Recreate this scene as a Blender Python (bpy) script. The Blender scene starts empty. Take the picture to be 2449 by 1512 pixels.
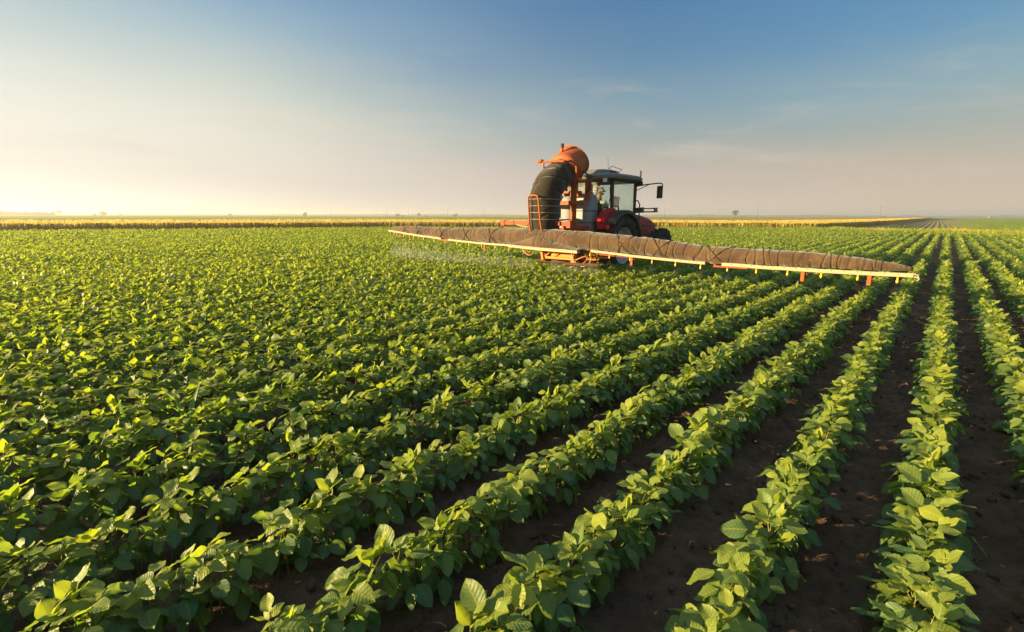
import bpy, math, random
import numpy as np
from mathutils import Vector, Matrix, Euler
random.seed(7)
rng = np.random.default_rng(11)
S = bpy.context.scene
COL = S.collection
R_ = math.radians

S.render.engine = 'CYCLES'
S.cycles.transparent_max_bounces = 32
# ------------------------------------------------------------------ camera
CAM_H = 1.6
PITCH = math.atan((756 - 515.2) / 1156.5)
ROLL = math.atan(6.5 / 2449)
cam = bpy.data.cameras.new('camera'); camo = bpy.data.objects.new('camera', cam); COL.objects.link(camo)
cam.sensor_width = 36; cam.lens = 17; cam.clip_start = .05; cam.clip_end = 20000
fw = Vector((0, math.cos(PITCH), -math.sin(PITCH)))
up0 = Vector((0, math.sin(PITCH), math.cos(PITCH)))
rt0 = Vector((1, 0, 0))
rt = rt0 * math.cos(ROLL) + up0 * math.sin(ROLL)
up = up0 * math.cos(ROLL) - rt0 * math.sin(ROLL)
M = Matrix((rt, up, -fw)).transposed().to_4x4()
M.translation = Vector((0, 0, CAM_H))
camo.matrix_world = M
S.camera = camo

# ------------------------------------------------------------------ sun
SUN_AZ, SUN_EL = R_(-99.0), R_(11.8)      # azimuth measured from +Y towards +X
sdir = Vector((math.sin(SUN_AZ) * math.cos(SUN_EL), math.cos(SUN_AZ) * math.cos(SUN_EL), math.sin(SUN_EL)))
sun = bpy.data.lights.new('sun', 'SUN'); sun.energy = 5.0; sun.angle = R_(.55); sun.color = (1.0, .75, .38)
suno = bpy.data.objects.new('sun', sun); COL.objects.link(suno)
suno.rotation_euler = sdir.to_track_quat('Z', 'Y').to_euler()

# ------------------------------------------------------------------ exposure
vs = S.view_settings
vs.view_transform = 'Standard'; vs.look = 'None'; vs.gamma = 1.0; vs.use_curve_mapping = False
EXPO = 1.88
vs.exposure = EXPO
GAIN = 2 ** EXPO

def lin(r, g, b, k=1.0):
    f = lambda c: (c / 255 / 12.92) if c / 255 <= .04045 else ((c / 255 + .055) / 1.055) ** 2.4
    return (f(r) * k, f(g) * k, f(b) * k, 1.0)

# ------------------------------------------------------------------ node helpers
class NT:
    def __init__(s, tree): s.t = tree; s.n = tree.nodes; s.l = tree.links
    def new(s, kind, **kw):
        n = s.n.new(kind)
        for k, v in kw.items():
            if k.startswith('i_'):
                n.inputs[k[2:].replace('_', ' ')].default_value = v
            else: setattr(n, k, v)
        return n
    def link(s, a, b): s.l.new(a, b)
    def math(s, op, a, b=None, c=None, clamp=False):
        n = s.n.new('ShaderNodeMath'); n.operation = op; n.use_clamp = clamp
        for i, v in enumerate((a, b, c)):
            if v is None: continue
            if isinstance(v, (int, float)): n.inputs[i].default_value = v
            else: s.link(v, n.inputs[i])
        return n.outputs[0]
    def mix(s, f, a, b, mode='MIX'):
        n = s.n.new('ShaderNodeMix'); n.data_type = 'RGBA'; n.blend_type = mode
        for i, v in ((0, f), (6, a), (7, b)):
            if isinstance(v, (int, float)): n.inputs[i].default_value = v
            elif isinstance(v, tuple): n.inputs[i].default_value = v if len(v) == 4 else (*v, 1)
            else: s.link(v, n.inputs[i])
        return n.outputs[2]
    def ramp(s, fac, stops, interp='LINEAR'):
        n = s.n.new('ShaderNodeValToRGB'); n.color_ramp.interpolation = interp
        e = n.color_ramp.elements
        while len(e) < len(stops): e.new(.5)
        for el, (p, c) in zip(e, stops): el.position = p; el.color = c if len(c) == 4 else (*c, 1)
        s.link(fac, n.inputs[0]); return n.outputs[0]
    def noise(s, vec, scale, detail=3, rough=.55, dist=0):
        n = s.n.new('ShaderNodeTexNoise'); n.inputs['Scale'].default_value = scale
        n.inputs['Detail'].default_value = detail; n.inputs['Roughness'].default_value = rough
        n.inputs['Distortion'].default_value = dist
        if vec is not None: s.link(vec, n.inputs['Vector'])
        return n.outputs[0]
    def mapr(s, v, a, b, c=0., d=1., kind='SMOOTHSTEP'):
        n = s.n.new('ShaderNodeMapRange'); n.interpolation_type = kind
        s.link(v, n.inputs[0])
        for i, x in zip((1, 2, 3, 4), (a, b, c, d)): n.inputs[i].default_value = x
        return n.outputs[0]

# ------------------------------------------------------------------ sky (world)
world = bpy.data.worlds.new('World'); S.world = world; world.use_nodes = True
w = NT(world.node_tree); w.n.clear()
tc = w.new('ShaderNodeTexCoord')
sep = w.new('ShaderNodeSeparateXYZ'); w.link(tc.outputs['Generated'], sep.inputs[0])
X, Y, Z = sep.outputs
elev = w.math('MULTIPLY', w.math('ARCSINE', Z), 57.2958)          # degrees
az = w.math('MULTIPLY', w.math('ARCTAN2', X, Y), 57.2958)
# distance in azimuth from the sun's azimuth
da = w.math('ABSOLUTE', w.math('SUBTRACT', az, math.degrees(SUN_AZ)))
da = w.math('MINIMUM', da, w.math('SUBTRACT', 360.0, da))
# slow warping so that the gradients are not perfectly regular
vs_ = w.new('ShaderNodeVectorMath', operation='MULTIPLY'); w.link(tc.outputs['Generated'], vs_.inputs[0]); vs_.inputs[1].default_value = (1.0, 1.0, 3.5)
wn = w.noise(vs_.outputs[0], 1.6, 2, .5)
ew = w.math('ADD', elev, w.math('MULTIPLY', w.math('SUBTRACT', wn, .5), 5.0))
e01 = w.math('DIVIDE', ew, 40.0, clamp=True)
def st(deg, *c): return (deg / 40.0, lin(*c))
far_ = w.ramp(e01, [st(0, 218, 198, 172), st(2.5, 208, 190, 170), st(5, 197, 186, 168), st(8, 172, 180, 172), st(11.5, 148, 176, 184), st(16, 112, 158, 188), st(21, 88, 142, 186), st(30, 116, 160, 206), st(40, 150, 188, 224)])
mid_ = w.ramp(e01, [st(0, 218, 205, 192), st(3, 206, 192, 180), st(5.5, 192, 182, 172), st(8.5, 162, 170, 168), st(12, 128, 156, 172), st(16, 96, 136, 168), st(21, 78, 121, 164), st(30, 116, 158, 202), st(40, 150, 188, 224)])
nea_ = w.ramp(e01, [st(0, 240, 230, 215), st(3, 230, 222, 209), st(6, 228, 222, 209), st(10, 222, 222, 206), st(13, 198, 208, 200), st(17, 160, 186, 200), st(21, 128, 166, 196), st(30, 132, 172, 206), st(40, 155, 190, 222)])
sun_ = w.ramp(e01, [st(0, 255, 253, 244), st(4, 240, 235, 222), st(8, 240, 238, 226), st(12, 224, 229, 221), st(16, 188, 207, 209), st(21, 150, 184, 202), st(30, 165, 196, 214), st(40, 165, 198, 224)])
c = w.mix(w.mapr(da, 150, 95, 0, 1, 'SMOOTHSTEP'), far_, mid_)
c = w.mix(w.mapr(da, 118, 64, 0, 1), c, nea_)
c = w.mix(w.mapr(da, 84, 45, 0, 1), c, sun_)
# wispy high cloud, pinkish low streaks and a few small puffs
mp = w.new('ShaderNodeCombineXYZ'); w.link(w.math('MULTIPLY', az, .05), mp.inputs[0]); w.link(w.math('MULTIPLY', w.math('ADD', elev, w.math('MULTIPLY', az, .05)), .32), mp.inputs[1])
cn = w.noise(mp.outputs[0], 1.3, 5, .6, .6)
cm = w.math('MULTIPLY', w.mapr(cn, .49, .76, 0, .40), w.math('MULTIPLY', w.mapr(elev, 1, 5), w.mapr(elev, 19, 8)))
c = w.mix(cm, c, lin(222, 208, 196))
mp2 = w.new('ShaderNodeCombineXYZ'); w.link(az, mp2.inputs[0]); w.link(w.math('MULTIPLY', elev, 1.6), mp2.inputs[1])
pn = w.noise(mp2.outputs[0], 1.1, 4, .6)
pm = w.math('MULTIPLY', w.mapr(pn, .5, .62, 0, .5), w.math('MULTIPLY', w.math('MULTIPLY', w.mapr(az, -10.5, -9), w.mapr(az, -2, -4)), w.math('MULTIPLY', w.mapr(elev, 2.5, 2.9), w.mapr(elev, 4.0, 3.1))))
c = w.mix(pm, c, lin(226, 200, 188))
# below the horizon: earthy bounce
c = w.mix(w.mapr(elev, -1.0, -3.0), c, lin(96, 92, 60))
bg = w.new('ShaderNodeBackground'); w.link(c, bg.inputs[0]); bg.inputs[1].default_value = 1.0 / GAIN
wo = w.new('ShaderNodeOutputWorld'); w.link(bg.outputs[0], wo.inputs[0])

# ------------------------------------------------------------------ field frame: u = to the right across the rows, v = along the rows
TH = R_(41.45)
Dv = np.array([math.sin(TH), math.cos(TH)]); Du = np.array([math.cos(TH), -math.sin(TH)])
def W(u, v, z=0.0):
    p = Du * u + Dv * v
    return Vector((p[0], p[1], z))

# ------------------------------------------------------------------ object helpers
def tag(o, label=None, cat=None, group=None, kind=None):
    if label: o['label'] = label
    if cat: o['category'] = cat
    if group: o['group'] = group
    if kind: o['kind'] = kind
    return o
def empty(name, loc=(0, 0, 0), rz=0.0, **kw):
    o = bpy.data.objects.new(name, None); COL.objects.link(o)
    o.location = loc; o.rotation_euler = (0, 0, rz); o.empty_display_size = .3
    return tag(o, **kw)

def np_mesh(name, V, F, mats, smooth=True, uv=None, attrs=None, fmat=None):
    """V (n,3); F (m,k) all faces with k corners, or a list of such arrays"""
    me = bpy.data.meshes.new(name)
    Fs = F if isinstance(F, list) else [F]
    Fs = [f for f in Fs if len(f)]
    nl = sum(f.size for f in Fs); nf = sum(len(f) for f in Fs)
    me.vertices.add(len(V)); me.vertices.foreach_set('co', np.ascontiguousarray(V, dtype=np.float32).ravel())
    me.loops.add(nl); me.polygons.add(nf)
    li = np.concatenate([f.ravel() for f in Fs]).astype(np.int32)
    me.loops.foreach_set('vertex_index', li)
    ln = np.concatenate([np.full(len(f), f.shape[1]) for f in Fs]); st_ = np.concatenate([[0], np.cumsum(ln)[:-1]])
    me.polygons.foreach_set('loop_start', st_.astype(np.int32))
    me.polygons.foreach_set('use_smooth', np.full(nf, smooth))
    if fmat is not None: me.polygons.foreach_set('material_index', np.asarray(fmat, dtype=np.int32))
    me.update(calc_edges=True)
    if uv is not None:
        l = me.uv_layers.new(name='UVMap'); l.data.foreach_set('uv', uv[li].astype(np.float32).ravel())
    for k, a in (attrs or {}).items():
        at = me.attributes.new(k, 'FLOAT', 'POINT'); at.data.foreach_set('value', a.astype(np.float32))
    for m in (mats if isinstance(mats, (list, tuple)) else [mats]): me.materials.append(m)
    return me
def link_mesh(name, me, parent=None):
    o = bpy.data.objects.new(name, me); COL.objects.link(o)
    if parent: o.parent = parent
    return o

class MB:
    """collects shapes that become ONE mesh"""
    def __init__(s): s.v = []; s.f = []
    def add(s, vs, fs):
        b = len(s.v); s.v += [tuple(v) for v in vs]; s.f += [tuple(i + b for i in f) for f in fs]; return s
    def box(s, c, size, rot=None, taper=1.0):
        x, y, z = [k / 2 for k in size]
        pts = [(-x, -y, -z), (x, -y, -z), (x, y, -z), (-x, y, -z), (-x * taper, -y * taper, z), (x * taper, -y * taper, z), (x * taper, y * taper, z), (-x * taper, y * taper, z)]
        m = Euler(rot).to_matrix() if rot else Matrix.Identity(3)
        return s.add([m @ Vector(p) + Vector(c) for p in pts], [(0, 3, 2, 1), (4, 5, 6, 7), (0, 1, 5, 4), (1, 2, 6, 5), (2, 3, 7, 6), (3, 0, 4, 7)])
    def bar(s, a, b, w_, h_=None, roll=0):
        a, b = Vector(a), Vector(b); d = b - a; h_ = h_ or w_
        q = d.to_track_quat('Z', 'Y').to_matrix()
        m = q @ Matrix.Rotation(roll, 3, 'Z'); L = d.length
        pts = [(sx * w_ / 2, sy * h_ / 2, z) for z in (0, L) for sx, sy in ((-1, -1), (1, -1), (1, 1), (-1, 1))]
        return s.add([m @ Vector(p) + a for p in pts], [(0, 3, 2, 1), (4, 5, 6, 7), (0, 1, 5, 4), (1, 2, 6, 5), (2, 3, 7, 6), (3, 0, 4, 7)])
    def tube(s, pts, r, n=10, cap=True, sx=1.0):
        pts = [Vector(p) for p in pts]; k = len(pts)
        rr = r if isinstance(r, (list, tuple)) else [r] * k
        T = []
        for i in range(k):
            t = (pts[min(i + 1, k - 1)] - pts[max(i - 1, 0)]).normalized(); T.append(t)
        u = T[0].orthogonal().normalized(); vs = []
        for i in range(k):
            u = (u - T[i] * u.dot(T[i])).normalized(); v = T[i].cross(u)
            for j in range(n):
                a = 2 * math.pi * j / n
                vs.append(pts[i] + (u * math.cos(a) * sx + v * math.sin(a)) * rr[i])
        fs = [(i * n + j, i * n + (j + 1) % n, (i + 1) * n + (j + 1) % n, (i + 1) * n + j) for i in range(k - 1) for j in range(n)]
        if cap: fs += [tuple(reversed(range(n))), tuple(range((k - 1) * n, k * n))]
        return s.add(vs, fs)
    def ring(s, c, axis, R, r, n=32, m=8):
        c = Vector(c); q = Vector(axis).to_track_quat('Z', 'Y').to_matrix(); vs = []
        for i in range(n):
            a = 2 * math.pi * i / n
            for j in range(m):
                b = 2 * math.pi * j / m
                vs.append(q @ Vector(((R + r * math.cos(b)) * math.cos(a), (R + r * math.cos(b)) * math.sin(a), r * math.sin(b))) + c)
        return s.add(vs, [(i * m + j, ((i + 1) % n) * m + j, ((i + 1) % n) * m + (j + 1) % m, i * m + (j + 1) % m) for i in range(n) for j in range(m)])
    def lathe(s, prof, c, axis, n=32, close=False):
        """prof = list of (radius, height along axis)"""
        c = Vector(c); q = Vector(axis).to_track_quat('Z', 'Y').to_matrix(); vs = []
        for r, h in prof:
            for i in range(n):
                a = 2 * math.pi * i / n
                vs.append(q @ Vector((r * math.cos(a), r * math.sin(a), h)) + c)
        k = len(prof)
        fs = [(i * n + j, i * n + (j + 1) % n, (i + 1) * n + (j + 1) % n, (i + 1) * n + j) for i in range(k - 1) for j in range(n)]
        if close: fs += [((k - 1) * n + j, (k - 1) * n + (j + 1) % n, (j + 1) % n, j) for j in range(n)]
        return s.add(vs, fs)
    def prism(s, poly, x0, x1, axis='x'):
        """poly in the plane across the axis"""
        def P(a, b, t): return {'x': (t, a, b), 'y': (a, t, b), 'z': (a, b, t)}[axis]
        n = len(poly)
        return s.add([P(a, b, x0) for a, b in poly] + [P(a, b, x1) for a, b in poly],
                     [tuple(reversed(range(n))), tuple(range(n, 2 * n))] + [(i, (i + 1) % n, n + (i + 1) % n, n + i) for i in range(n)])
    def loft(s, rings, cap=True):
        n = len(rings[0]); vs = [p for r in rings for p in r]
        fs = [(i * n + j, i * n + (j + 1) % n, (i + 1) * n + (j + 1) % n, (i + 1) * n + j) for i in range(len(rings) - 1) for j in range(n)]
        if cap: fs += [tuple(reversed(range(n))), tuple(range((len(rings) - 1) * n, len(rings) * n))]
        return s.add(vs, fs)
    def build(s, name, mat, parent=None, bevel=0, smooth=False, auto=False, sub=0, solid=0, seg=2):
        me = bpy.data.meshes.new(name); me.from_pydata(s.v, [], s.f)
        import bmesh
        bm = bmesh.new(); bm.from_mesh(me); bmesh.ops.recalc_face_normals(bm, faces=bm.faces); bm.to_mesh(me); bm.free()
        me.materials.append(mat)
        o = link_mesh(name, me, parent)
        if smooth or auto:
            for p in me.polygons: p.use_smooth = True
            if auto:
                me.set_sharp_from_angle(angle=R_(38)) if hasattr(me, 'set_sharp_from_angle') else None
        if solid:
            m = o.modifiers.new('thick', 'SOLIDIFY'); m.thickness = solid; m.offset = 0
        if bevel:
            m = o.modifiers.new('bevel', 'BEVEL'); m.width = bevel; m.segments = seg; m.limit_method = 'ANGLE'
        if sub:
            m = o.modifiers.new('sub', 'SUBSURF'); m.levels = sub; m.render_levels = sub
        return o

# ------------------------------------------------------------------ materials
def base_mat(name):
    m = bpy.data.materials.new(name); m.use_nodes = True
    t = NT(m.node_tree); b = t.n['Principled BSDF']
    return m, t, b
def worn(name, col, rough=.5, metal=0., dirt=(.16, .11, .06), amt=.35, scale=6, bump=.15, spec=.4, coat=0):
    m, t, b = base_mat(name)
    tc = t.new('ShaderNodeTexCoord')
    n1 = t.noise(tc.outputs['Object'], scale, 5, .65); n2 = t.noise(tc.outputs['Object'], scale * 7, 3, .6)
    k = t.math('MULTIPLY', t.mapr(n1, .42, .72), amt)
    c = t.mix(k, (*col, 1), (*dirt, 1)); c = t.mix(t.math('MULTIPLY', n2, .25), c, (col[0] * .55, col[1] * .55, col[2] * .55, 1))
    t.link(c, b.inputs['Base Color'])
    t.link(t.math('ADD', rough, t.math('MULTIPLY', n1, .2)), b.inputs['Roughness'])
    b.inputs['Metallic'].default_value = metal; b.inputs['Specular IOR Level'].default_value = spec
    b.inputs['Coat Weight'].default_value = coat
    bp = t.new('ShaderNodeBump'); bp.inputs['Strength'].default_value = bump; bp.inputs['Distance'].default_value = .01
    t.link(n2, bp.inputs['Height']); t.link(bp.outputs[0], b.inputs['Normal'])
    return m
ORANGE = worn('orange paint', (.34, .066, .004), .6, amt=.22, dirt=(.2, .10, .04))
RED_O = worn('red orange paint', (.32, .038, .007), .6, amt=.22, dirt=(.2, .10, .04))
AMBER = worn('amber paint', (.60, .17, .008), .55, amt=.3, dirt=(.25, .12, .04))
TRED = worn('tractor red', (.30, .008, .010), .5, amt=.10, spec=.25, dirt=(.2, .05, .03))
GREYP = worn('grey plastic', (.11, .10, .085), .55, amt=.45, dirt=(.26, .19, .11))
DARK = worn('black metal', (.018, .017, .016), .5, amt=.3, dirt=(.09, .07, .045))
DUSTB = worn('dusty black plastic', (.03, .028, .025), .6, amt=.8, dirt=(.20, .14, .085), scale=4)
RUBBER = worn('rubber', (.022, .022, .021), .8, amt=.6, dirt=(.12, .095, .07), scale=5, spec=.2)
RIM = worn('rim paint', (.42, .40, .36), .5, amt=.6, dirt=(.2, .15, .1))
TANKM = worn('tank plastic', (.20, .215, .24), .5, amt=.25, dirt=(.3, .26, .2), scale=3, bump=.05)
BROWN = worn('rusty skid', (.10, .045, .03), .7, amt=.4)
CREAM = worn('cream slat', (.36, .27, .165), .6, amt=.3, dirt=(.5, .33, .16), scale=10)
YEL = worn('yellow nozzle', (.75, .42, .04), .4)
HOSE = worn('hose', (.45, .16, .05), .5)
ROPE = worn('cord', (.03, .022, .016), .9)
LROPE = worn('pale cord', (.42, .33, .2), .9)
WOOD = worn('pole wood', (.16, .12, .09), .9)
WHITEW = worn('white wall', (.38, .34, .30), .8)
ROOFT = worn('roof tile', (.35, .14, .09), .8)
def fabric(name, col, dirt, amt=.5, s=3.0):
    m, t, b = base_mat(name); tc = t.new('ShaderNodeTexCoord')
    n1 = t.noise(tc.outputs['Object'], s, 6, .65, .4); n3 = t.noise(tc.outputs['Object'], s * 5, 4, .6, .5)
    n2 = t.noise(tc.outputs['Object'], 130, 2, .5)
    c = t.mix(t.math('MULTIPLY', t.mapr(n1, .38, .68), amt), (*col, 1), (*dirt, 1))
    c = t.mix(t.mapr(n3, .55, .75, 0, .45), c, (dirt[0] * 1.5, dirt[1] * 1.45, dirt[2] * 1.35, 1))
    c = t.mix(t.math('MULTIPLY', n2, .35), c, (col[0] * .4, col[1] * .4, col[2] * .4, 1))
    t.link(c, b.inputs['Base Color']); b.inputs['Roughness'].default_value = .95
    b.inputs['Specular IOR Level'].default_value = .15; b.inputs['Sheen Weight'].default_value = .25
    mp_ = t.new('ShaderNodeMapping'); mp_.inputs['Scale'].default_value = (2.6, .55, .55) if s < 2.5 else (.5, .5, 2.2); t.link(tc.outputs['Object'], mp_.inputs[0])
    cr = t.noise(mp_.outputs[0], 1.5, 1, .4, .5)
    crease = t.math('ABSOLUTE', t.math('SUBTRACT', cr, .5))
    c2 = t.mix(t.math('MULTIPLY', t.mapr(crease, .0, .009, .4, 0), t.mapr(n1, .42, .58)), c, (col[0] * .3, col[1] * .3, col[2] * .3, 1)); t.link(c2, b.inputs['Base Color'])  # fold shade painted into the colour along the crease lines
    h = t.math('ADD', t.math('ADD', t.math('MULTIPLY', n3, .8), t.math('MULTIPLY', n2, .25)), t.math('MULTIPLY', t.mapr(crease, 0, .05), 1.2))
    bp = t.new('ShaderNodeBump'); bp.inputs['Strength'].default_value = .7; bp.inputs['Distance'].default_value = .02
    t.link(h, bp.inputs['Height']); t.link(bp.outputs[0], b.inputs['Normal'])
    return m
FAB_D = fabric('dark duct fabric', (.022, .017, .011), (.048, .033, .019), .6)
FAB_B = fabric('dusty boom fabric', (.060, .035, .018), (.125, .075, .037), .8, 2.0)
def glass(name, col, rough=.02):
    m, t, b = base_mat(name); t.n.remove(b)
    tr = t.new('ShaderNodeBsdfTransparent'); tr.inputs[0].default_value = (*col, 1)
    gl = t.new('ShaderNodeBsdfGlossy'); gl.inputs['Roughness'].default_value = rough
    fr = t.new('ShaderNodeFresnel'); fr.inputs[0].default_value = 1.5
    tc = t.new('ShaderNodeTexCoord'); n1 = t.noise(tc.outputs['Object'], 2, 1, .4)
    df = t.new('ShaderNodeBsdfDiffuse'); df.inputs[0].default_value = (.5, .42, .28, 1)
    m1 = t.new('ShaderNodeMixShader'); t.link(t.mapr(n1, .3, .8, .05, .14), m1.inputs[0]); t.link(tr.outputs[0], m1.inputs[1]); t.link(df.outputs[0], m1.inputs[2])
    m2 = t.new('ShaderNodeMixShader'); t.link(t.math('ADD', fr.outputs[0], .03), m2.inputs[0]); t.link(m1.outputs[0], m2.inputs[1]); t.link(gl.outputs[0], m2.inputs[2])
    t.link(m2.outputs[0], t.n['Material Output'].inputs[0]); return m
GLASS = glass('tinted glass', (.84, .95, .92))
def plain(name, col, rough=.5, metal=0, emit=None, es=1):
    m, t, b = base_mat(name); tc = t.new('ShaderNodeTexCoord'); n = t.noise(tc.outputs['Object'], 20, 3)
    t.link(t.mix(t.math('MULTIPLY', n, .3), (*col, 1), (col[0] * .7, col[1] * .7, col[2] * .7, 1)), b.inputs['Base Color'])
    b.inputs['Roughness'].default_value = rough; b.inputs['Metallic'].default_value = metal
    if emit: b.inputs['Emission Color'].default_value = (*emit, 1); b.inputs['Emission Strength'].default_value = es
    return m
MIRR = plain('mirror', (.5, .5, .48), .05, 1.0)
LENS = plain('lamp lens', (.6, .6, .55), .15)
TAILR = plain('tail lamp red', (.6, .02, .02), .3, emit=(1, .03, .02), es=.5)
REFL = plain('reflector', (.65, .03, .02), .3)
SKIN = plain('skin', (.42, .2, .12), .6)
SHIRT = plain('shirt cloth', (.72, .68, .55), .9)
HAT = plain('straw hat', (.42, .28, .12), .9)
SEATM = plain('seat cloth', (.04, .045, .035), .9)
LGREEN = plain('green decal', (.12, .25, .03), .5)

# ---- leaf material: veins from UV, tint from attribute, light passing through
def leaf_mat(name, c0, c1, tr0, tr1, veins=True, tmix=.38, rough=.5, bumpd=.002):
    m, t, b = base_mat(name)
    a = t.new('ShaderNodeAttribute'); a.attribute_name = 'tone'
    r = a.outputs['Fac']
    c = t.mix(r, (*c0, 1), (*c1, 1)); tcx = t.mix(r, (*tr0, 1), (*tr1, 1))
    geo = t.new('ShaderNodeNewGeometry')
    nn = t.noise(geo.outputs['Position'], 28, 3, .6)
    c = t.mix(t.math('MULTIPLY', nn, .35), c, (c0[0] * .6, c0[1] * .62, c0[2] * .7, 1))
    if veins:
        uv = t.new('ShaderNodeUVMap'); sp = t.new('ShaderNodeSeparateXYZ'); t.link(uv.outputs[0], sp.inputs[0])
        s_ = t.math('ABSOLUTE', t.math('SUBTRACT', t.math('MULTIPLY', sp.outputs[0], 2.0), 1.0)); tt = sp.outputs[1]
        side = t.math('PINGPONG', t.math('MULTIPLY', t.math('SUBTRACT', tt, t.math('MULTIPLY', s_, .22)), 7.0), .5)
        vmask = t.mapr(side, .07, .0, 0, 1); mid = t.mapr(s_, .07, .02, 0, 1)
        vm = t.math('MAXIMUM', t.math('MULTIPLY', vmask, .6), mid)
        c = t.mix(t.math('MULTIPLY', vm, .4), c, (c1[0] * 1.7, c1[1] * 1.35, c1[2] * 1.3, 1))
        tcx = t.mix(t.math('MULTIPLY', vm, .45), tcx, (tr0[0] * .7, tr0[1] * .6, tr0[2] * .6, 1))
        n3 = t.noise(geo.outputs['Position'], 160, 2, .5)
        hgt = t.math('ADD', t.math('MULTIPLY', side, 1.3), t.math('MULTIPLY', n3, .45))
        bp = t.new('ShaderNodeBump'); bp.inputs['Strength'].default_value = .55; bp.inputs['Distance'].default_value = bumpd
        t.link(hgt, bp.inputs['Height']); t.link(bp.outputs[0], b.inputs['Normal'])
    t.link(c, b.inputs['Base Color']); b.inputs['Roughness'].default_value = rough; b.inputs['Specular IOR Level'].default_value = .38
    tr = t.new('ShaderNodeBsdfTranslucent'); t.link(tcx, tr.inputs[0])
    mx = t.new('ShaderNodeMixShader'); mx.inputs[0].default_value = tmix
    t.link(b.outputs[0], mx.inputs[1]); t.link(tr.outputs[0], mx.inputs[2]); t.link(mx.outputs[0], t.n['Material Output'].inputs[0])
    return m
LEAF = leaf_mat('soybean leaf', (.046, .112, .040), (.30, .33, .026), (.20, .36, .02), (.56, .62, .03), tmix=.42)  # dark bluish colours imitate leaves in shade, yellow ones the sunlit crest
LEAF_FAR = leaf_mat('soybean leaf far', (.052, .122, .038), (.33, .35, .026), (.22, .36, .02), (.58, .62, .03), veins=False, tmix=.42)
STEM = leaf_mat('soybean stem', (.16, .17, .04), (.26, .2, .06), (.25, .25, .05), (.3, .25, .06), veins=False, tmix=.15)
WEED = leaf_mat('grass weed', (.12, .22, .03), (.24, .36, .05), (.3, .5, .05), (.4, .6, .06), veins=False)
TREEL = leaf_mat('tree leaf', (.045, .07, .02), (.10, .13, .03), (.08, .12, .02), (.14, .18, .03), veins=False, tmix=.25)
# ------------------------------------------------------------------ value noise in numpy
_VN = {}
def vnoise(x, y, cell, seed):
    if seed not in _VN: _VN[seed] = np.random.default_rng(seed).random((257, 257))
    g = _VN[seed]
    X = x / cell; Y = y / cell
    i = np.floor(X).astype(int); j = np.floor(Y).astype(int); fx = X - i; fy = Y - j
    fx = fx * fx * (3 - 2 * fx); fy = fy * fy * (3 - 2 * fy)
    i0, i1, j0, j1 = i % 257, (i + 1) % 257, j % 257, (j + 1) % 257
    return (g[i0, j0] * (1 - fx) * (1 - fy) + g[i1, j0] * fx * (1 - fy) + g[i0, j1] * (1 - fx) * fy + g[i1, j1] * fx * fy) - .5
def grid_faces(a, b, off=0):
    i, j = np.meshgrid(np.arange(a - 1), np.arange(b - 1), indexing='ij')
    q = (i * b + j).ravel() + off
    return np.stack([q, q + b, q + b + 1, q + 1], 1)

# ---- soil material
def soil_mat(name, c0, c1, bump=.9, dist=.03):
    m, t, b = base_mat(name); g = t.new('ShaderNodeNewGeometry'); P_ = g.outputs['Position']
    n1 = t.noise(P_, 1.7, 4, .6); n2 = t.noise(P_, 14, 5, .7); n3 = t.noise(P_, 90, 3, .6)
    c = t.mix(t.mapr(n1, .35, .65), (*c0, 1), (*c1, 1)); c = t.mix(t.math('MULTIPLY', t.mapr(n2, .4, .7), .6), c, (c0[0] * .55, c0[1] * .55, c0[2] * .55, 1))
    c = t.mix(t.mapr(n3, .62, .75, 0, .35), c, (c1[0] * 1.6, c1[1] * 1.5, c1[2] * 1.4, 1))
    t.link(c, b.inputs['Base Color']); b.inputs['Roughness'].default_value = .95; b.inputs['Specular IOR Level'].default_value = .15
    bp = t.new('ShaderNodeBump'); bp.inputs['Strength'].default_value = bump; bp.inputs['Distance'].default_value = dist
    t.link(t.math('ADD', n2, t.math('MULTIPLY', n3, .5)), bp.inputs['Height']); t.link(bp.outputs[0], b.inputs['Normal'])
    return m
SOIL = soil_mat('dark soil', (.078, .046, .028), (.125, .077, .047))
SOIL2 = soil_mat('tan soil', (.38, .235, .14), (.46, .29, .18))

# ---- base ground: patchwork of fields out to the horizon
m, t, b = base_mat('far fields'); g = t.new('ShaderNodeNewGeometry')
mpn = t.new('ShaderNodeMapping'); mpn.inputs['Scale'].default_value = (.0022, .016, 1); mpn.inputs['Rotation'].default_value = (0, 0, R_(-4)); t.link(g.outputs['Position'], mpn.inputs[0])
n1 = t.noise(mpn.outputs[0], 1.0, 2, .5); n2 = t.noise(g.outputs['Position'], .8, 4, .7); n4 = t.noise(g.outputs['Position'], .06, 3, .6)
c = t.ramp(n1, [(.0, (.17, .24, .025)), (.44, (.19, .25, .03)), (.47, (.38, .32, .06)), (.50, (.18, .24, .03)), (.56, (.22, .26, .035)), (.60, (.42, .33, .08)), (.64, (.16, .22, .03))])
c = t.mix(t.math('MULTIPLY', n2, .5), c, (.06, .09, .015, 1)); c = t.mix(t.mapr(n4, .5, .7, 0, .35), c, (.22, .22, .04, 1))
t.link(c, b.inputs['Base Color']); b.inputs['Roughness'].default_value = 1; b.inputs['Specular IOR Level'].default_value = .05
bp = t.new('ShaderNodeBump'); bp.inputs['Strength'].default_value = 1; bp.inputs['Distance'].default_value = .4; t.link(n2, bp.inputs['Height']); t.link(bp.outputs[0], b.inputs['Normal'])
GROUND = m
gm = MB(); gm.add([(-4200, -400, -.12), (4200, -400, -.12), (4200, 3600, -.12), (-4200, 3600, -.12)], [(0, 1, 2, 3)])
tag(gm.build('ground', GROUND), kind='structure')

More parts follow.
